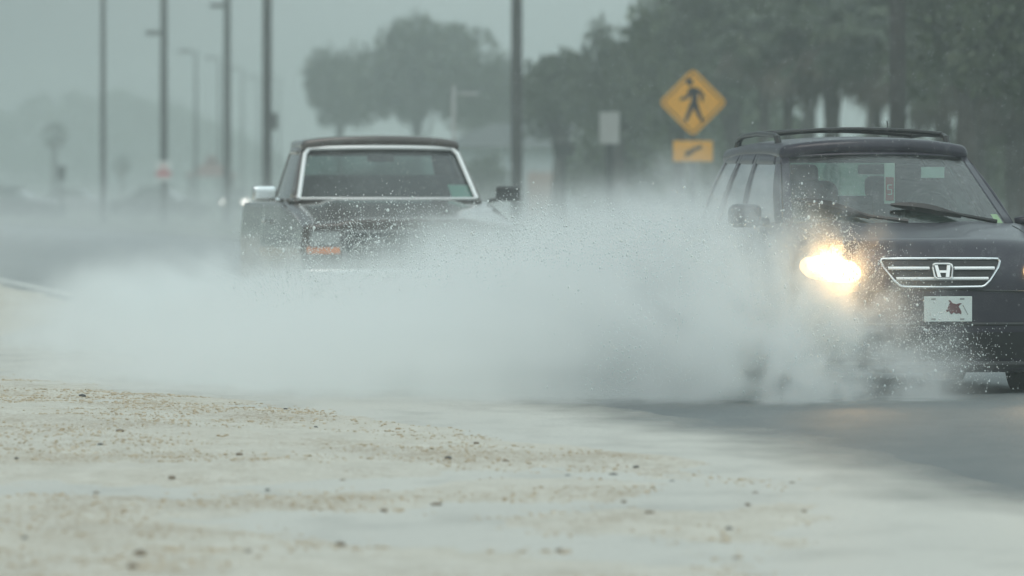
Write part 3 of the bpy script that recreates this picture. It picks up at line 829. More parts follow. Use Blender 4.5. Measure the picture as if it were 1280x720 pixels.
MB().rbox((0, 1.86, 1.17), (0.78, 0.22, 0.055), 0.04, (6, 3, 2)).build('dashboard', M['interior'], pk, smooth='all')
MB().rbox((0, 2.62, 1.25), (0.74, 0.09, 0.17), 0.06, (8, 3, 4)).build('seat', M['interior'], pk, smooth='all')
t_ = MB(); t_.tube([(0.38 + 0.19 * math.cos(a), 2.12 + 0.07 * math.sin(a), 1.24 + 0.17 * math.sin(a)) for a in [2 * math.pi * k / 24 for k in range(25)]], 0.013, 6, cap=False)
t_.box((0.38, 2.12, 1.24), (0.17, 0.012, 0.022)); t_.build('steering_wheel', M['interior'], pk, smooth=True)
MB().rbox((0.0, 1.98, 1.565), (0.12, 0.014, 0.03), 0.012, (4, 2, 2)).build('interior_mirror', M['black_trim'], pk, smooth='all')
stk = patch(lambda u, v: p_front((u + 1) / 2, v) + Vector((0, 0.03, -0.012)), (0.70, 0.935), (0.05, 0.33), (3, 3)).build('sticker', M['teal_card'], pk)
stk['label'] = 'pale green card at the foot of the windscreen'

# ------------------------------------------------------------------ poles, lamps, signs
M['pole_wood'] = mat('wet_pole_wood', (0.03, 0.026, 0.024), 0.75, vary=0.3, scale=4)
M['pole_metal'] = mat('grey_pole_metal', (0.07, 0.075, 0.075), 0.5, 0.3)
M['lamp_grey'] = mat('lamp_housing_grey', (0.12, 0.125, 0.125), 0.5)
M['lamp_glass'] = mat('lamp_glass', (0.45, 0.47, 0.47), 0.3)
M['sign_yellow'] = mat('sign_yellow', (0.82, 0.40, 0.03), 0.5, vary=0.05, scale=2)
M['sign_black'] = mat('sign_black', (0.02, 0.02, 0.025), 0.5)
M['sign_white'] = mat('sign_white', (0.74, 0.75, 0.74), 0.5)
M['sign_grey'] = mat('weathered_sign_grey', (0.38, 0.40, 0.39), 0.6)
M['sign_red'] = mat('sign_red', (0.55, 0.03, 0.05), 0.5)
M['sign_back'] = mat('sign_back_metal', (0.04, 0.045, 0.045), 0.5, 0.3)
M['white_post'] = mat('white_post', (0.48, 0.49, 0.48), 0.5)
VG = 0.1      # verge height

def utility_pole(px, D, dia, height, label, lamp=None, extra=None):
    """tapered wooden pole; lamp = (height, arm length towards image left)"""
    x = (px - 640) / F * D
    t = empty('utility_pole', (x, D, VG), 0, label, 'pole', 'tall poles along the verge')
    MB().tube([(0, 0, -0.2), (0, 0, height * 0.5), (0.01, 0, height)], [dia / 2, dia * 0.46, dia * 0.38], 14).build('shaft', M['pole_wood'], t, smooth=True)
    if lamp:
        h, a = lamp
        ar = MB().tube([(0, 0, h - 0.5), (-a * 0.4, 0, h - 0.1), (-a, 0, h)], 0.035, 6).build('lamp_arm', M['pole_metal'], t, smooth=True)
        MB().rbox((-a - 0.25, 0, h), (0.30, 0.13, 0.09), 0.06, (3, 2, 2)).build('lamp_head', M['lamp_grey'], t, smooth='all')
    if extra: extra(t)
    return t
def zof(py, D): return CH + (HY - py) / F * D - VG
utility_pole(129, 298, 0.205, 12.5, 'thin tall pole, leftmost of the row, without lamp or sign')
def crossarm(t):
    MB().box((0, 0, 10.6), (1.1, 0.06, 0.07)).build('crossarm', M['pole_wood'], t)
utility_pole(205, 288, 0.285, 12.5, 'tall dark pole carrying a red and white sign and a small lamp', (zof(41, 288), 0.12))
utility_pole(284, 300, 0.30, 11.5, 'tall dark pole standing in front of the red roofed pavilion', (zof(7, 300), 0.10))
def xfmr(t):
    MB().tube([(0.22, -0.05, 3.0), (0.22, -0.05, 3.5)], 0.09, 12).build('junction_box', M['lamp_grey'], t, smooth=True)
utility_pole(334, 232, 0.30, 11.5, 'tall dark pole just left of the pickup truck', extra=xfmr)
utility_pole(646, 200, 0.31, 11, 'thick dark pole just right of the pickup truck')
utility_pole(1122, 126, 0.295, 10, 'thickest brown pole rising behind the dark SUV')

LAMPS = [  # px, top py, D, arm px
    (245, 64, 438, 16, 'nearest of the thin street lamps, between two dark poles'),
    (274, 72, 520, 12, 'thin street lamp right against the dark pole by the pavilion'),
    (303, 85, 600, 13, 'thin street lamp standing right of the pavilion'),
    (323, 96, 680, 10, 'faint street lamp just left of the pole beside the pickup truck'),
    (349, 96, 640, 12, 'faint street lamp just right of the pole beside the pickup truck'),
]
proto = None
def lamp_proto(D, px, py, arm, label):
    t = empty('street_lamp', ((px - 640) / F * D, D, VG), 0, label, 'street lamp', 'street lamps fading into the rain')
    h = zof(py, D)
    a = arm / F * D
    MB().tube([(0, 0, -0.1), (0, 0, h * 0.6), (0, 0, h)], [0.11, 0.085, 0.06], 10).build('shaft', M['pole_metal'], t, smooth=True)
    MB().tube([(0, 0, h - 0.15), (-a * 0.5, 0, h), (-a, 0, h)], 0.035, 6).build('arm', M['pole_metal'], t, smooth=True)
    hd = MB().rbox((-a + 0.1, 0, h), (0.38, 0.15, 0.08), 0.05, (3, 2, 2)).build('lamp_head', M['lamp_grey'], t, smooth='all')
    MB().box((-a + 0.05, 0, h - 0.085), (0.22, 0.11, 0.008)).build('lamp_glass', M['lamp_glass'], hd)
for px, py, D, arm, lab in LAMPS: lamp_proto(D, px, py, arm, lab)

# red and white sign on the second pole
D = 287.5
t = empty('road_sign', ((205 - 640) / F * D, D - 0.35, VG), 0, 'small red and white sign fixed to a tall dark pole', 'sign')
zc = zof(214, D)
MB().rbox((0, 0, zc), (0.27, 0.012, 0.36), 0.01, (2, 1, 2)).build('panel', M['sign_white'], t)
rp = MB(); rp.box((0, -0.018, zc - 0.10), (0.26, 0.004, 0.085)); rp.prism([(-0.12, zc + 0.05), (0.12, zc + 0.05), (0.0, zc + 0.24)], -0.020, -0.014)
rp.build('red_marking', M['sign_red'], t)

# pedestrian warning sign
D = 127.0
t = empty('pedestrian_sign', at(866, 0, D).xy.to_3d() + Vector((0, 0, VG)), R(3), 'yellow diamond sign with a walking figure above a yellow arrow plaque', 'sign')
zc = zof(128, D)
def rdiamond(r, y0, y1, cz):
    k = 0.06
    pts = []
    for a in range(4):
        c, s_ = math.cos(a * math.pi / 2), math.sin(a * math.pi / 2)
        for o in (-1, 0, 1):
            rr = r - (k if o else 0.035)
            pts.append((c * rr - s_ * o * k, cz + s_ * rr + c * o * k))
    return MB().prism(pts, y0, y1)
pn = rdiamond(0.55, -0.035, -0.03, zc).build('diamond_panel', M['sign_yellow'], t)
bdm = MB()
q = [(0.475, 0), (0, 0.475), (-0.475, 0), (0, -0.475), (0.475, 0)]
for (x0, z0), (x1, z1) in zip(q, q[1:]):
    d = Vector((x1 - x0, 0, z1 - z0)).normalized(); n_ = Vector((-d.z, 0, d.x)) * 0.009
    a_, b_ = Vector((x0, -0.037, zc + z0)), Vector((x1, -0.037, zc + z1))
    bdm.quad(a_ + n_, b_ + n_, b_ - n_, a_ - n_)
bdm.build('border_line', M['sign_black'], pn)
fg = MB()
def disc(c, r, n=18): fg.add([(c[0] + r * math.cos(2 * math.pi * k / n), -0.039, zc + c[1] + r * math.sin(2 * math.pi * k / n)) for k in range(n)], [tuple(range(n))])
def poly(pts): fg.add([(x, -0.039, zc + z) for x, z in pts], [tuple(range(len(pts)))])
def limb(pts, wd):
    for (x0, z0), (x1, z1), w0, w1 in zip(pts, pts[1:], wd, wd[1:]):
        d = Vector((x1 - x0, z1 - z0)).normalized(); n_ = Vector((-d.y, d.x))
        poly([(x0 + n_.x * w0, z0 + n_.y * w0), (x1 + n_.x * w1, z1 + n_.y * w1), (x1 - n_.x * w1, z1 - n_.y * w1), (x0 - n_.x * w0, z0 - n_.y * w0)])
    for (x, z), w_ in zip(pts, wd): disc((x, z), w_, 12)
disc((-0.055, 0.325), 0.058)
poly([(-0.055, 0.235), (0.02, 0.245), (0.085, 0.205), (0.075, 0.06), (0.065, -0.05), (-0.03, -0.05), (-0.03, 0.08)])
limb([(-0.035, 0.205), (-0.085, 0.09), (-0.195, 0.045)], [0.034, 0.028, 0.020])
limb([(0.075, 0.19), (0.145, 0.13), (0.145, 0.03)], [0.034, 0.028, 0.022])
limb([(-0.005, -0.03), (-0.06, -0.16), (-0.115, -0.285)], [0.045, 0.036, 0.026])
limb([(0.04, -0.03), (0.075, -0.15), (0.15, -0.29)], [0.045, 0.036, 0.026])
fg.build('walking_figure', M['sign_black'], pn, recalc=False)
zp = zof(189, D)
pq = MB().rbox((0.0, -0.031, zp), (0.315, 0.004, 0.165), 0.004, (2, 1, 2)).build('arrow_plaque', M['sign_yellow'], t)
ar = MB()
for k in range(5):
    a = R(-35)
    c = Vector((-0.10 + 0.035 * k, -0.037, zp - 0.045 + 0.022 * k))
    ar.box(c, (0.012, 0.001, 0.055 - 0.004 * k), Matrix.Rotation(a, 3, 'Y'))
ar.box((0.0, -0.0372, zp), (0.15, 0.001, 0.018), Matrix.Rotation(R(-33), 3, 'Y'))
ar.add([(0.155, -0.0374, zp + 0.10), (0.05, -0.0374, zp + 0.085), (0.115, -0.0374, zp + 0.005)], [(0, 1, 2)])
ar.build('arrow_mark', M['sign_black'], pq)
MB().box((0, 0.0, zc / 2 - 0.1), (0.028, 0.028, zc / 2 + 0.45)).build('post', M['pole_metal'], t)

def flat_sign(px, py0, py1, wpx, D, panel, post, label, name='road_sign', postw=0.03):
    t = empty(name, ((px - 640) / F * D, D, VG), R(-4), label, 'sign')
    z0, z1 = zof(py1, D), zof(py0, D)
    MB().rbox((0, -0.04, (z0 + z1) / 2), (wpx / 2 / F * D, 0.006, (z1 - z0) / 2), 0.006, (2, 1, 2)).build('panel', panel, t)
    MB().box((0, 0, z1 / 2 - 0.1), (postw, 0.03, z1 / 2)).build('post', post, t)
    return t
flat_sign(762, 140, 180, 25, 165, M['sign_grey'], M['sign_back'], 'white rectangular sign on a dark post left of the pedestrian sign', postw=0.075)
t = flat_sign(705, 179, 196, 26, 185, M['sign_back'], M['sign_back'], 'dark mailbox shaped sign on a post between the thick pole and the white sign', postw=0.04)
t = flat_sign(77, 207, 225, 10, 330, M['sign_back'], M['sign_back'], 'small dark sign on a post at the far left', postw=0.05)
# white post with a street name blade
D = 150
t = empty('street_name_post', ((567 - 640) / F * D, D, VG), 0, 'slim white post with a thin street name blade behind the pickup truck', 'post')
zt_ = zof(107, D)
MB().tube([(0, 0, -0.1), (0, 0, zt_)], 0.038, 10).build('post', M['white_post'], t, smooth=True)
MB().box((0.30, 0, zof(117, D)), (0.17, 0.01, 0.022)).build('name_blade', M['white_post'], t)
MB().tube([(0.03, 0, zof(117, D)), (0.12, 0, zof(117, D))], 0.012, 6).build('bracket', M['white_post'], t)

# pavilion with a red roof
M['roof_red'] = mat('faded_red_roof', (0.20, 0.10, 0.085), 0.7, vary=0.2, scale=2)
M['timber'] = mat('dark_timber', (0.08, 0.07, 0.06), 0.8)
D = 520
pv = empty('pavilion', ((264 - 640) / F * D, D, VG), R(12), 'small pavilion with a red hipped roof and cupola, behind a tall pole', 'pavilion')
ze, zr_ = zof(221, D), zof(204, D)
k = 30 / F * D
rf = MB()
rf.add([(-k, -k, ze), (k, -k, ze), (k, k, ze), (-k, k, ze), (-0.35, -0.35, zr_), (0.35, -0.35, zr_), (0.35, 0.35, zr_), (-0.35, 0.35, zr_)], [(0, 1, 5, 4), (1, 2, 6, 5), (2, 3, 7, 6), (3, 0, 4, 7), (3, 2, 1, 0)])
ro = rf.build('roof', M['roof_red'], pv)
cu = MB().box((0, 0, zr_ + 0.08), (0.3, 0.3, 0.15)); cu.add([(-0.45, -0.45, zr_ + 0.23), (0.45, -0.45, zr_ + 0.23), (0.45, 0.45, zr_ + 0.23), (-0.45, 0.45, zr_ + 0.23), (0, 0, zr_ + 0.55)], [(0, 1, 4), (1, 2, 4), (2, 3, 4), (3, 0, 4), (3, 2, 1, 0)])
cu.build('cupola', M['roof_red'], ro)
for sx in (-1, 1):
    for sy in (-1, 1): MB().box((sx * k * 0.78, sy * k * 0.78, ze / 2), (0.10, 0.10, ze / 2)).build('post', M['timber'], pv)
MB().box((0, 0, 0.05), (k * 0.95, k * 0.95, 0.05)).build('floor_slab', M['kerb'], pv)

# distant cars, faint in the rain
M['car_grey'] = paint_mat('grey_car_paint', (0.05, 0.055, 0.06))
M['car_pale'] = paint_mat('pale_car_paint', (0.35, 0.37, 0.38))
def sedan(loc, rz, paint, label, lit=False):
    t = empty('parked_car', loc, rz, label, 'car')
    def dfm(q):
        x, y, z = q
        zt = 0.72 + 0.17 * sm(-2.2, -0.9, y) - 0.06 * sm(1.3, 2.2, y)
        if z > 0.5: z = 0.5 + (z - 0.5) * (zt - 0.5) / 0.4
        return (x * (1 - 0.05 * sm(0.6, 0.9, z)), y + 0.25 * (abs(x) / 0.88) ** 3 * (1 - sm(-2.25, -1.2, y)), z)
    o = MB().rbox((0, 0, 0.53), (0.88, 2.25, 0.37), 0.12, (8, 16, 6), dfm).build('body', paint, t, smooth='all')
    cab = MB()
    lo4 = [(-0.74, -0.95, 0.85), (0.74, -0.95, 0.85), (0.74, 1.55, 0.85), (-0.74, 1.55, 0.85)]
    hi4 = [(-0.56, -0.25, 1.36), (0.56, -0.25, 1.36), (0.56, 0.85, 1.38), (-0.56, 0.85, 1.38)]
    cab.add(lo4 + hi4, [(0, 1, 5, 4), (1, 2, 6, 5), (2, 3, 7, 6), (3, 0, 4, 7)])
    cab.build('windows', M['glass_dark'], t)
    MB().rbox((0, 0.3, 1.39), (0.60, 0.62, 0.03), 0.025, (4, 4, 1)).build('roof', paint, t, smooth='all')
    for s in (-1, 1):
        for y in (-1.4, 1.4): wheel(t, s * 0.80, y, 0.32, 0.32, 0.2, s, M['alloy'])
        MB().rbox((s * 0.62, -2.16, 0.66), (0.15, 0.05, 0.07), 0.03, (2, 1, 2)).build('headlight', M['far_lit'] if lit else M['clear_lens'], t, smooth='all')
M['far_lit'] = mat('far_lit_headlamp', (0.9, 0.9, 0.85), 0.3, emit=(1, 0.95, 0.85), estr=14)
def xy(px, D, z=VG): return Vector(((px - 640) / F * D, D, z))
sedan(xy(294, 470, 0.06), R(2), M['car_grey'], 'far car with pale lit headlights right of the pavilion', True)
sedan(xy(203, 360), R(75), M['car_grey'], 'dark parked car behind the pole with the red and white sign')
sedan(xy(18, 340), R(70), M['car_grey'], 'dark parked car at the far left edge of the picture')
sedan(xy(95, 420), R(80), M['car_pale'], 'pale parked car between the small dark sign and the thin pole')

# pale building glimpsed between the tree trunks
M['wall_blue'] = mat('pale_blue_wall', (0.52, 0.58, 0.60), 0.7, vary=0.05, scale=0.6)
M['door_tan'] = mat('salmon_door', (0.42, 0.30, 0.26), 0.6)
M['pane'] = mat('dark_pane', (0.05, 0.06, 0.065), 0.1)
D = 360
bl = empty('beach_house', xy(668, D), 0, 'pale blue low house glimpsed between the trunks right of the thick pole', 'house')
MB().box((0, 3, 1.6), (4.2, 3, 1.6)).build('wall', M['wall_blue'], bl)
rf = MB(); rf.add([(-4.6, -0.5, 3.2), (4.6, -0.5, 3.2), (4.6, 6.5, 3.2), (-4.6, 6.5, 3.2), (-2, 3, 4.3), (2, 3, 4.3)], [(0, 1, 5, 4), (1, 2, 5), (2, 3, 4, 5), (3, 0, 4), (3, 2, 1, 0)])
rf.build('roof', M['pole_metal'], bl)
MB().box((0.25, -0.03, 1.05), (0.55, 0.03, 1.05)).build('door', M['door_tan'], bl)
for x in (-2.4, 2.3):
    wo = MB().box((x, -0.03, 1.75), (0.7, 0.03, 0.55)).build('window', M['white_post'], bl)
    MB().box((x, -0.065, 1.75), (0.62, 0.006, 0.48)).build('pane', M['pane'], wo)

# ------------------------------------------------------------------ trees
def leaf_mat(name, a, b):
    m = mat(name, a, 0.6, vary=0.1, scale=0.9, base2=b)
    return m
M['leaf_oak'] = leaf_mat('broad_foliage', (0.030, 0.045, 0.020), (0.060, 0.085, 0.035))
M['leaf_pale'] = leaf_mat('pale_foliage', (0.045, 0.07, 0.03), (0.085, 0.115, 0.05))
M['leaf_palm'] = leaf_mat('palm_foliage', (0.030, 0.045, 0.024), (0.055, 0.075, 0.036))
M['leaf_dead'] = leaf_mat('dead_palm_fronds', (0.075, 0.062, 0.045), (0.11, 0.09, 0.065))
M['bark'] = mat('wet_bark', (0.055, 0.048, 0.042), 0.85, vary=0.35, scale=6)

def crown_mesh(seed, n=7000, leaf=0.13, lobes=26, flat=0.9):
    """unit crown (radius about 1): leaves scattered on and inside uneven lobes"""
    rg = random.Random(seed)
    lb = []
    for k in range(lobes):
        a, e = rg.uniform(0, 6.28), rg.uniform(-0.45, 1.0)
        rr = rg.uniform(0.15, 0.70)
        c = Vector((math.cos(a) * math.cos(e) * rr, math.sin(a) * math.cos(e) * rr, math.sin(e) * rr * flat))
        lb.append((c, rg.uniform(0.28, 0.48)))
    mb = MB()
    for k in range(n):
        c, r = rg.choice(lb)
        d = Vector((rg.gauss(0, 1), rg.gauss(0, 1), rg.gauss(0, 1))).normalized()
        p = c + d * r * (rg.random() ** 0.35) * Vector((1, 1, flat)).length / 1.65
        s = leaf * rg.uniform(0.5, 1.2)
        u = Vector((rg.gauss(0, 1), rg.gauss(0, 1), rg.gauss(0, 0.6))).normalized()
        v = u.cross(Vector((rg.gauss(0, 1), rg.gauss(0, 1), rg.gauss(0, 1)))).normalized()
        mb.quad(p - u * s * 0.5, p + v * s * 0.28 - u * 0.05 * s, p + u * s * 0.5, p - v * s * 0.28)
    return mb, lb
crown_protos = {}
def broad_tree(px, top, bot, hw, D, seed, label, leaf='leaf_oak', name='tree', group='trees along the far verge'):
    t = empty(name, xy(px, D), 0, label, 'tree', group)
    z1, z0 = zof(top, D), zof(bot + 14, D)
    rx, rz = hw / F * D, (z1 - z0) / 2
    key = (seed % 5, leaf)
    if key not in crown_protos:
        mb, lb = crown_mesh(40 + seed % 5)
        crown_protos[key] = (mb.build('crown', M[leaf], t, recalc=False), lb)
        o = crown_protos[key][0]
    else:
        o = crown_protos[key][0].copy(); COL.objects.link(o); o.parent = t
    lb = crown_protos[key][1]
    zc = (z0 + z1) / 2
    o.location = (0, 0, zc); o.scale = (rx * 1.36, rx * 1.36, rz * 1.34)
    tr = MB()
    tr.tube([(0.1, 0, -0.2), (0, 0, z0 * 0.5), (0.05, 0, z0), (0, 0, zc)], [0.30, 0.22, 0.17, 0.07], 9)
    rg = random.Random(seed)
    for c, r in lb[:7]:
        e = Vector((c.x * rx, c.y * rx, zc + c.z * rz))
        st = Vector((0.03, 0, lerp(z0 * 0.75, z0 * 1.1, rg.random())))
        tr.tube([st, st.lerp(e, 0.5) + Vector((0, 0, 0.15)), e], [0.11, 0.07, 0.025], 6)
    tr.build('trunk', M['bark'], t, smooth=True)
BT = [
    (424, 58, 168, 46, 385, 1, 'small round grey green tree at the left end of the tree group', 'leaf_oak'),
    (522, 14, 172, 72, 360, 2, 'tall domed tree rising right above the pickup truck', 'leaf_oak'),
    (604, 66, 182, 46, 335, 3, 'lower tree between the domed tree and the thick pole', 'leaf_oak'),
    (698, 50, 178, 46, 300, 4, 'rounded tree just right of the thick pole', 'leaf_oak'),
    (772, 28, 190, 42, 280, 0, 'tree directly above the white rectangular sign', 'leaf_oak'),
    (846, -20, 200, 66, 262, 1, 'large tree directly behind the pedestrian sign', 'leaf_pale'),
    (915, -70, 150, 75, 250, 3, 'large tree between the pedestrian sign and the palms', 'leaf_oak'),
    (1010, -80, 96, 95, 270, 2, 'tall tree behind the two leftmost palms', 'leaf_pale'),
    (1090, -60, 92, 60, 265, 4, 'tree behind the palm next to the brown pole', 'leaf_oak'),
    (1205, -75, 130, 70, 165, 0, 'tall tree behind the palms right of the brown pole', 'leaf_oak'),
    (1290, -70, 160, 80, 155, 2, 'dark tree cut by the right edge of the picture', 'leaf_oak'),
    (780, 130, 262, 70, 310, 2, 'low pale tree behind the white rectangular sign', 'leaf_pale'),
    (920, 80, 262, 80, 300, 0, 'low pale tree behind the rear of the dark SUV', 'leaf_pale'),
]
for px, top, bot, hw, D, sd, lab, lf in BT: broad_tree(px, top, bot, hw, D * (0.80 if px > 650 else 1.2), sd, lab, lf)

def palm_crown(seed, n=44, dead=False):
    """fan palm crown of radius about 1: stalks with folded fans of leaflets"""
    rg = random.Random(seed)
    mb = MB()
    for k in range(n):
        a = rg.uniform(0, 6.28)
        e = rg.uniform(-1.35, -0.6) if dead else math.asin(rg.uniform(-0.72, 1.0))
        d = Vector((math.cos(a) * math.cos(e), math.sin(a) * math.cos(e), math.sin(e)))
        ln = rg.uniform(0.45, 0.66)
        side = d.cross(Vector((0, 0, 1))).normalized() if abs(d.z) < 0.98 else Vector((1, 0, 0))
        up = side.cross(d)
        base = d * ln + Vector((0, 0, -0.03))
        mb.quad(d * 0.05 - side * 0.008, d * 0.05 + side * 0.008, base + side * 0.006, base - side * 0.006)
        for j in range(13):
            th = lerp(-1.25, 1.25, j / 12) + rg.uniform(-0.05, 0.05)
            dl = (d * math.cos(th) + side * math.sin(th)).normalized()
            l2 = rg.uniform(0.34, 0.5) * (1 - 0.25 * abs(th) / 1.25)
            q = side * math.cos(th) - d * math.sin(th)
            m_ = base + dl * l2 * 0.55 + up * 0.02
            tip = base + dl * l2 + Vector((0, 0, -0.10 - 0.1 * abs(th))) 
            mb.add([base, m_ - q * 0.024, m_ + q * 0.024, tip], [(0, 1, 2), (1, 3, 2)])
    return mb
palm_parts = {}
def palm(px, py, D, r, label, seed, dia=0.36, lean=0.0):
    """crown centre at photo row py, crown radius r metres"""
    t = empty('palm_tree', xy(px, D), 0, label, 'palm tree', 'palm trees behind the road')
    h = zof(py, D)
    mb = MB(); prof = [(0, -0.2)] 
    pts = [(lean * (1 - (k / 14)) , 0.0, -0.2 + (h + 0.2) * k / 14) for k in range(15)]
    rad = [dia / 2 * (1.25 if k == 0 else 1.0 + (0.10 if k % 2 else -0.05) + (0.2 if k > 11 else 0)) for k in range(15)]
    mb.tube(pts, rad, 10).build('trunk', M['bark'], t, smooth=True)
    for nm, dead, lf in (('crown', False, 'leaf_palm'), ('skirt', True, 'leaf_dead')):
        key = (seed % 3, nm)
        if key not in palm_parts:
            palm_parts[key] = palm_crown(200 + seed % 3 + (9 if dead else 0), 16 if dead else 52, dead).build(nm, M[lf], t, recalc=False)
            o = palm_parts[key]
        else:
            o = palm_parts[key].copy(); COL.objects.link(o); o.parent = t
        o.location = (0, 0, h); o.scale = (r, r, r); o.rotation_euler = (0, 0, seed * 0.9)
PALMS = [
    (985, 40, 205, 1.75, 'palm with a thin trunk, leftmost of the palms behind the dark SUV', 1, 0.24),
    (1040, 25, 196, 2.0, 'palm with the thickest trunk, above the roof of the dark SUV', 2, 0.40),
    (1096, 45, 190, 1.6, 'slim palm just left of the thick brown pole', 3, 0.22),
    (1178, 60, 178, 1.75, 'palm just right of the thick brown pole', 4, 0.36),
    (1218, 20, 185, 1.9, 'palm between its two neighbours right of the brown pole', 5, 0.5),
    (1268, 40, 165, 2.0, 'palm nearest the right edge of the picture', 6, 0.36),
    (955, 20, 225, 1.9, 'palm half hidden behind the leftmost thin palm', 7, 0.3),
    (68, 168, 640, 1.3, 'lone faint palm far off at the left', 8, 0.45),
    (153, 205, 680, 1.0, 'small faint palm right of the thin leftmost pole', 9, 0.35),
]
for px, py, D, r, lab, sd, dia in PALMS: palm(px, py, D * (0.82 if px > 500 else 1.0), r * (0.9 if px > 500 else 1), lab, sd, dia * (0.82 if px > 500 else 1))

def bush(px, top, D, hw, seed, label, leaf='leaf_oak'):
    t = empty('bush', xy(px, D), 0, label, 'bush', 'bushes under the trees')
    h = zof(top, D); rx = hw / F * D
    key = ('b', seed % 3, leaf)
    if key not in crown_protos:
        mb, lb = crown_mesh(90 + seed % 3, 3200, 0.15, 16, 0.8)
        crown_protos[key] = (mb.build('foliage', M[leaf], t, recalc=False), lb); o = crown_protos[key][0]
    else:
        o = crown_protos[key][0].copy(); COL.objects.link(o); o.parent = t
    o.location = (0, 0, h * 0.5); o.scale = (rx * 1.1, rx * 1.1, h * 0.66)
    st = MB()
    for k in range(4):
        a = k * 1.7 + seed
        st.tube([(0.05 * k, 0, -0.1), (0.3 * rx * math.cos(a), 0.3 * rx * math.sin(a), h * 0.6)], [0.04, 0.015], 5)
    st.build('stems', M['bark'], t)
for px, top, D, hw, sd, lab, lf in [
    (1245, 130, 170, 50, 1, 'dark bush behind the right front corner of the dark SUV', 'leaf_oak'),
    (1195, 140, 195, 45, 2, 'bush behind the windscreen of the dark SUV', 'leaf_oak'),
    (1075, 152, 240, 70, 3, 'pale bush behind the roof rails of the dark SUV', 'leaf_pale'),
    (960, 150, 235, 65, 1, 'pale bush left of the roof rails of the dark SUV', 'leaf_pale'),
    (890, 175, 225, 50, 2, 'bush just right of the yellow arrow plaque', 'leaf_pale'),
    (820, 180, 250, 60, 3, 'bush just left of the yellow arrow plaque', 'leaf_oak'),
    (745, 195, 290, 40, 1, 'low bush behind the white rectangular sign post', 'leaf_oak'),
    (600, 190, 330, 42, 2, 'low bush between the pickup truck and the thick pole', 'leaf_oak'),
    (470, 195, 360, 60, 3, 'low bush hidden low behind the pickup truck cab', 'leaf_oak'),
    (1300, 60, 150, 60, 2, 'tall dark bush at the right edge of the picture', 'leaf_oak'),
]: bush(px, top, D, hw, sd, lab, lf)
# far wood at the left that reads as one mass
rg = random.Random(77); b = MB()
for k in range(3500):
    u = rg.random()
    px = lerp(-120, 400, u)
    top = 118 + 0.0016 * (px - 120) ** 2 + 14 * noise.noise(Vector((px * 0.03, 0, 0))) + 5 * noise.noise(Vector((px * 0.12, 4, 0)))
    top = min(top, 245)
    D = rg.uniform(1200, 1240)
    z = rg.random() ** 0.7 * max(0.3, CH + (HY - top) / F * D)
    p = Vector(((px - 640) / F * D, D, z)); s = rg.uniform(0.7, 1.5)
    u_ = Vector((rg.gauss(0, 1), rg.gauss(0, 0.5), rg.gauss(0, 0.8))).normalized(); v_ = u_.cross(Vector((rg.gauss(0, 1), rg.gauss(0, 1), rg.gauss(0, 1)))).normalized()
    b.quad(p - u_ * s, p + v_ * s * 0.6, p + u_ * s, p - v_ * s * 0.6)
tag(b.build('far_wood', M['leaf_oak'], recalc=False), 'faint far off wood rising behind the poles at the left', 'wood', kind='stuff')

# ------------------------------------------------------------------ rain haze
def vol_mat(name, color, dens, aniso=0.0):
    m = bpy.data.materials.new(name); m.use_nodes = True
    t = m.node_tree
    for n in list(t.nodes): t.nodes.remove(n)
    o = t.nodes.new('ShaderNodeOutputMaterial'); v = t.nodes.new('ShaderNodeVolumePrincipled')
    v.inputs['Color'].default_value = (*color, 1); v.inputs['Density'].default_value = dens; v.inputs['Anisotropy'].default_value = aniso
    t.links.new(v.outputs[0], o.inputs['Volume'])
    return m, v
hm, _ = vol_mat('rain_haze', (0.77, 0.85, 0.85), 0.0015)
hz = MB().box((0, 620, 9.4), (560, 650, 10.6)).build('haze', hm)
hz['kind'] = 'stuff'

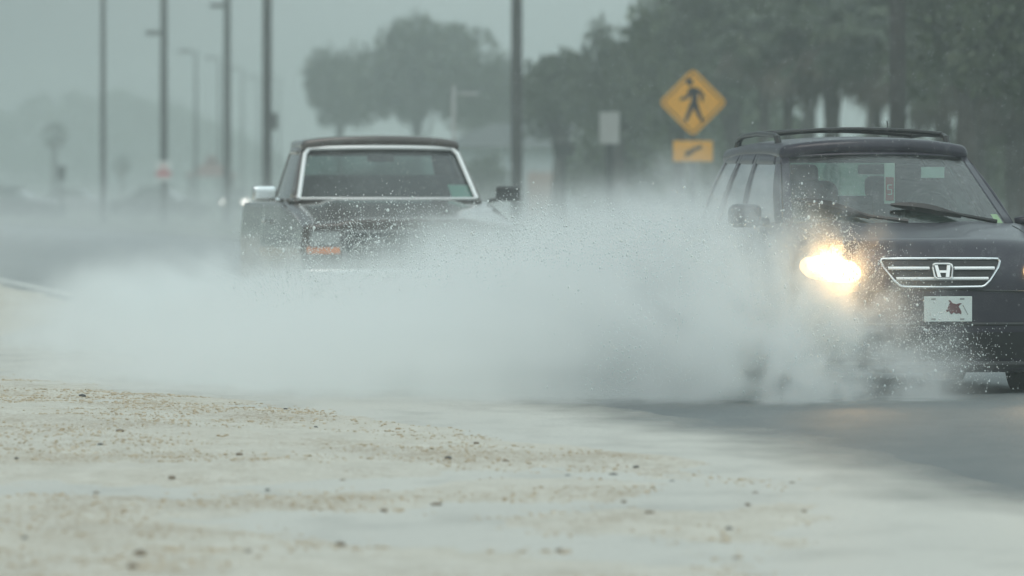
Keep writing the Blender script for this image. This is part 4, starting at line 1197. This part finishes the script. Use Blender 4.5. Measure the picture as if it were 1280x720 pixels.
# ------------------------------------------------------------------ spray thrown up by the wheels
def spray(name, loc, rz, lo, hi, blobs, dens, nscale, seed, vox, label, jet=None):
    """cloud of water mist; density = envelope of soft ellipsoids broken up by noise. blobs: (centre, radii, weight) in the cloud's own axes"""
    m, v = vol_mat(name + '_mist', (0.975, 0.997, 0.997), dens, 0.1)
    g = bpy.data.node_groups.new(name, 'GeometryNodeTree')
    g.interface.new_socket('Geometry', in_out='OUTPUT', socket_type='NodeSocketGeometry')
    N_, L_ = g.nodes, g.links
    def nd(kind, **kw):
        n = N_.new(kind)
        for k, q in kw.items(): setattr(n, k, q)
        return n
    def plug(sock, q):
        if isinstance(q, bpy.types.NodeSocket): L_.new(q, sock)
        else: sock.default_value = q
    def ma(op, a, b_=0.0):
        n = nd('ShaderNodeMath', operation=op); plug(n.inputs[0], a); plug(n.inputs[1], b_); return n.outputs[0]
    def vm(op, a, b_):
        n = nd('ShaderNodeVectorMath', operation=op); plug(n.inputs[0], a)
        plug(n.inputs['Scale'] if op == 'SCALE' else n.inputs[1], b_)
        return n.outputs['Value'] if op == 'DOT_PRODUCT' else n.outputs[0]
    def nz(vec, scale, det, rough=0.6):
        n = nd('ShaderNodeTexNoise'); plug(n.inputs['Vector'], vec); n.inputs['Scale'].default_value = scale
        n.inputs['Detail'].default_value = det; n.inputs['Roughness'].default_value = rough
        return n
    P = vm('ADD', nd('GeometryNodeInputPosition').outputs[0], (seed, seed * 2.0, 0.0))
    P0 = nd('GeometryNodeInputPosition').outputs[0]
    w1 = vm('SCALE', vm('SUBTRACT', nz(P, 0.9, 3).outputs['Color'], (0.5, 0.5, 0.5)), 0.75)
    w2 = vm('SCALE', vm('SUBTRACT', nz(P, 3.0, 5).outputs['Color'], (0.5, 0.5, 0.5)), 0.5)
    PW = vm('ADD', P0, vm('ADD', w1, w2))
    tot = None
    for c, r, wgt in blobs:
        d = vm('MULTIPLY', vm('SUBTRACT', PW, c), tuple(1 / q for q in r))
        e = ma('MULTIPLY', ma('POWER', 2.718, ma('MULTIPLY', vm('DOT_PRODUCT', d, d), -1.0)), wgt)
        tot = e if tot is None else ma('ADD', tot, e)
    big = nz(vm('MULTIPLY', P, (1.0, 0.7, 0.8)), nscale, 6, 0.62).outputs[0]
    fine = nz(vm('MULTIPLY', P, (1.0, 0.6, 0.7)), nscale * 4.5, 5, 0.7).outputs[0]
    big = ma('ADD', big, ma('MULTIPLY', ma('SUBTRACT', fine, 0.5), 0.7))
    if jet:                                    # fingers of water fanning out from the wheel
        rel = vm('SUBTRACT', P0, jet)
        ln = nd('ShaderNodeVectorMath', operation='LENGTH'); L_.new(rel, ln.inputs[0])
        dr = nd('ShaderNodeVectorMath', operation='NORMALIZE'); L_.new(rel, dr.inputs[0])
        fan = nz(vm('ADD', vm('SCALE', dr.outputs[0], 1.0), vm('SCALE', rel, 0.10)), 7.0, 4, 0.65).outputs[0]
        big = ma('ADD', big, ma('MULTIPLY', ma('SUBTRACT', fan, 0.5), 1.3))
    mr = nd('ShaderNodeMapRange'); plug(mr.inputs['Value'], big)
    mr.inputs['From Min'].default_value, mr.inputs['From Max'].default_value = 0.42, 0.62
    mr.inputs['To Min'].default_value, mr.inputs['To Max'].default_value = 0.0, 2.3
    core = ma('MAXIMUM', ma('SUBTRACT', tot, 0.06), 0.0)
    vc = nd('GeometryNodeVolumeCube')
    plug(vc.inputs['Density'], ma('MULTIPLY', core, mr.outputs[0]))
    vc.inputs['Min'].default_value = lo; vc.inputs['Max'].default_value = hi
    for ax, k in zip('XYZ', range(3)): vc.inputs['Resolution ' + ax].default_value = max(8, int((hi[k] - lo[k]) / vox))
    sm_ = nd('GeometryNodeSetMaterial'); sm_.inputs['Material'].default_value = m
    L_.new(vc.outputs[0], sm_.inputs['Geometry'])
    go = nd('NodeGroupOutput'); L_.new(sm_.outputs[0], go.inputs[0])
    vd = bpy.data.volumes.new(name); vd.materials.append(m)
    o = bpy.data.objects.new(name, vd); COL.objects.link(o)
    md = o.modifiers.new('mist', 'NODES'); md.node_group = g
    m.cycles.volume_step_rate = 2.5
    o.location = loc; o.rotation_euler = (0, 0, rz)
    tag(o, label, 'spray', kind='stuff')
    return o
spray('wheel_spray', SUV_LOC, SUV_YAW, (-5.2, -1.6, -0.03), (1.1, 16, 2.2), [
    ((-0.95, 0.1, 0.20), (0.60, 1.0, 0.55), 1.9),     # sheet thrown out by the front wheel
    ((-1.15, 0.9, 0.45), (0.55, 1.3, 0.48), 1.7),
    ((-1.70, 1.2, 0.35), (1.0, 1.8, 0.56), 1.0),
    ((-2.7, 2.5, 0.16), (1.2, 2.2, 0.38), 0.9),
    ((-1.25, 3.6, 0.50), (0.6, 1.8, 0.46), 1.0),
    ((-1.9, 4.5, 0.40), (0.9, 2.2, 0.52), 0.9),
    ((-1.9, 8.0, 0.16), (1.5, 3.5, 0.32), 0.9),
    ((-0.6, 10.0, 0.35), (1.4, 4.0, 0.58), 0.8),
    ((-3.2, 5.5, 0.04), (1.5, 2.5, 0.32), 0.8),
    ((-0.74, -0.45, 0.26), (0.34, 0.5, 0.48), 1.5),
    ((-0.72, -0.15, 0.76), (0.28, 0.30, 0.20), 0.5),
    ((-1.10, 1.4, 1.0), (0.32, 0.9, 0.28), 0.8),
    ((-0.46, -0.5, 0.04), (0.40, 0.5, 0.26), 1.2),
], 1.1, 1.7, 3.0, 0.032, 'white sheet of spray thrown up by the wheels of the dark SUV', (-0.85, 0.9, 0.05))
spray('wheel_spray', PK_LOC, PK_YAW, (-5.0, -7.0, -0.03), (2.6, 6.0, 1.6), [
    ((-1.6, 0.0, 0.18), (0.9, 2.0, 0.42), 1.0),
    ((-2.2, -1.0, 0.15), (0.9, 2.3, 0.42), 0.9),
    ((0.2, -1.2, 0.04), (1.6, 1.2, 0.26), 0.5),
    ((-2.4, -2.5, 0.05), (0.7, 2.0, 0.26), 0.35),
    ((0.0, -1.6, 0.45), (1.4, 0.9, 0.36), 0.10),
    ((-1.2, -4.0, 0.10), (1.8, 2.5, 0.36), 0.7),
], 1.2, 1.3, 8.0, 0.05, 'low spray fanning out left of the old pickup truck', (-0.9, 0.95, 0.05))

# mist of bursting raindrops that hangs low over road and verge
o = spray('rain_mist', (0, 0, 0), YAW, (-40, 85, -0.1), (45, 400, 4.5), [
    ((0, 200, 0.0), (60, 120, 1.1), 1.0),
    ((-10, 280, 0.0), (60, 140, 1.2), 0.8),
    ((-4, 135, 0.0), (40, 38, 0.75), 1.8),
], 0.0065, 0.035, 4.0, 0.5, 'low mist of bursting raindrops over the road behind the vehicles')

# ------------------------------------------------------------------ drops of water in the air
M['drop'] = mat('water_drop', (0.92, 0.97, 0.97), 0.12, trans=0.35, ior=1.33)
def drop(mb, c, r, el, rg):
    n = 6
    vs = [(c[0], c[1], c[2] + r * el)]
    for z, k in ((0.55, 0.83), (-0.35, 0.94)):
        vs += [(c[0] + r * k * math.cos(2 * math.pi * i / n), c[1] + r * k * math.sin(2 * math.pi * i / n), c[2] + r * el * z) for i in range(n)]
    vs.append((c[0], c[1], c[2] - r * el))
    fs = [(0, 1 + i, 1 + (i + 1) % n) for i in range(n)] + [(1 + i, 7 + i, 7 + (i + 1) % n, 1 + (i + 1) % n) for i in range(n)] + [(13, 7 + (i + 1) % n, 7 + i) for i in range(n)]
    mb.add(vs, fs)
rg = random.Random(99); b = MB()
def rsize(): return 0.0017 * math.exp(rg.gauss(0, 0.5))
def jet(o, d, l0, l1, n, spread):
    """a torn thread of drops along direction d from o"""
    for k in range(n):
        l = rg.uniform(l0, l1)
        p = Vector(o) + d * l + Vector((rg.gauss(0, spread), rg.gauss(0, spread), rg.gauss(0, spread) - 0.06 * l * l))
        if p.z > 0.01: drop(b, p, rsize() * (1.25 if k == 0 else 1), rg.uniform(0.8, 1.6), rg)
W0 = Vector((-0.85, 0.7, 0.05))
for k in range(900):                       # fan of threads from the front wheel, outwards and forwards
    a, e = rg.uniform(-2.9, -1.2), abs(rg.gauss(0.35, 0.28))
    d = Vector((math.cos(a) * math.cos(e), math.sin(a) * math.cos(e), math.sin(e)))
    jet(W0, d, rg.uniform(0.7, 1.2), rg.uniform(1.3, 2.2), 10, 0.03)
for k in range(340):                       # rim of the sheet in front of the SUV
    x = -rg.random() ** 0.9 * 1.15 + 0.08
    z = -0.85 * x + 0.17 + rg.gauss(0, 0.09)
    jet((x, rg.uniform(-0.9, 0.0), max(z, 0.03)), Vector((rg.gauss(0.5, 0.3), -0.2, rg.gauss(0.6, 0.3))).normalized(), 0.0, 0.22, 16, 0.018)
for k in range(150):                       # torn water low in front of the bumper
    jet((rg.gauss(-0.45, 0.42), rg.uniform(-1.2, 0.0), abs(rg.gauss(0, 0.16)) + 0.02), Vector((rg.gauss(0.3, 0.5), 0, 1)).normalized(), 0, 0.25, 12, 0.02)
for k in range(1700):                       # threads flung far out, seen against the pickup
    x = rg.uniform(-4.1, -0.9)
    z = rg.gauss(0.93 - 0.05 * (x + 2.2) ** 2, 0.10)
    jet((x, rg.uniform(-0.6, 2.5), z), Vector((rg.gauss(-0.7, 0.3), 0, rg.gauss(0.5, 0.3))).normalized(), 0.0, 0.25, 11, 0.03)
for k in range(110):
    jet((rg.gauss(-1.15, 0.2), rg.uniform(0.0, 3.0), rg.gauss(0.88, 0.14)), Vector((-0.5, 0, 0.8)), 0, 0.2, 10, 0.03)
o = b.build('water_drops', M['drop'], smooth='all', recalc=False)
o.location = SUV_LOC; o.rotation_euler = (0, 0, SUV_YAW)
tag(o, 'loose drops of water flying off the spray beside the dark SUV', 'water drops', kind='stuff')
b = MB()
for k in range(9000):
    D = rg.uniform(14, 75)
    hw = 700 / F * D
    drop(b, (rg.uniform(-hw, hw), D, rg.uniform(-0.05, 1.0) * 450 / F * D + CH - 0.012 * D), rg.uniform(0.0009, 0.0016), 2.2, rg)
tag(b.build('rain', M['drop'], smooth='all', recalc=False), 'falling raindrops in front of and around the vehicles', 'rain', kind='stuff')
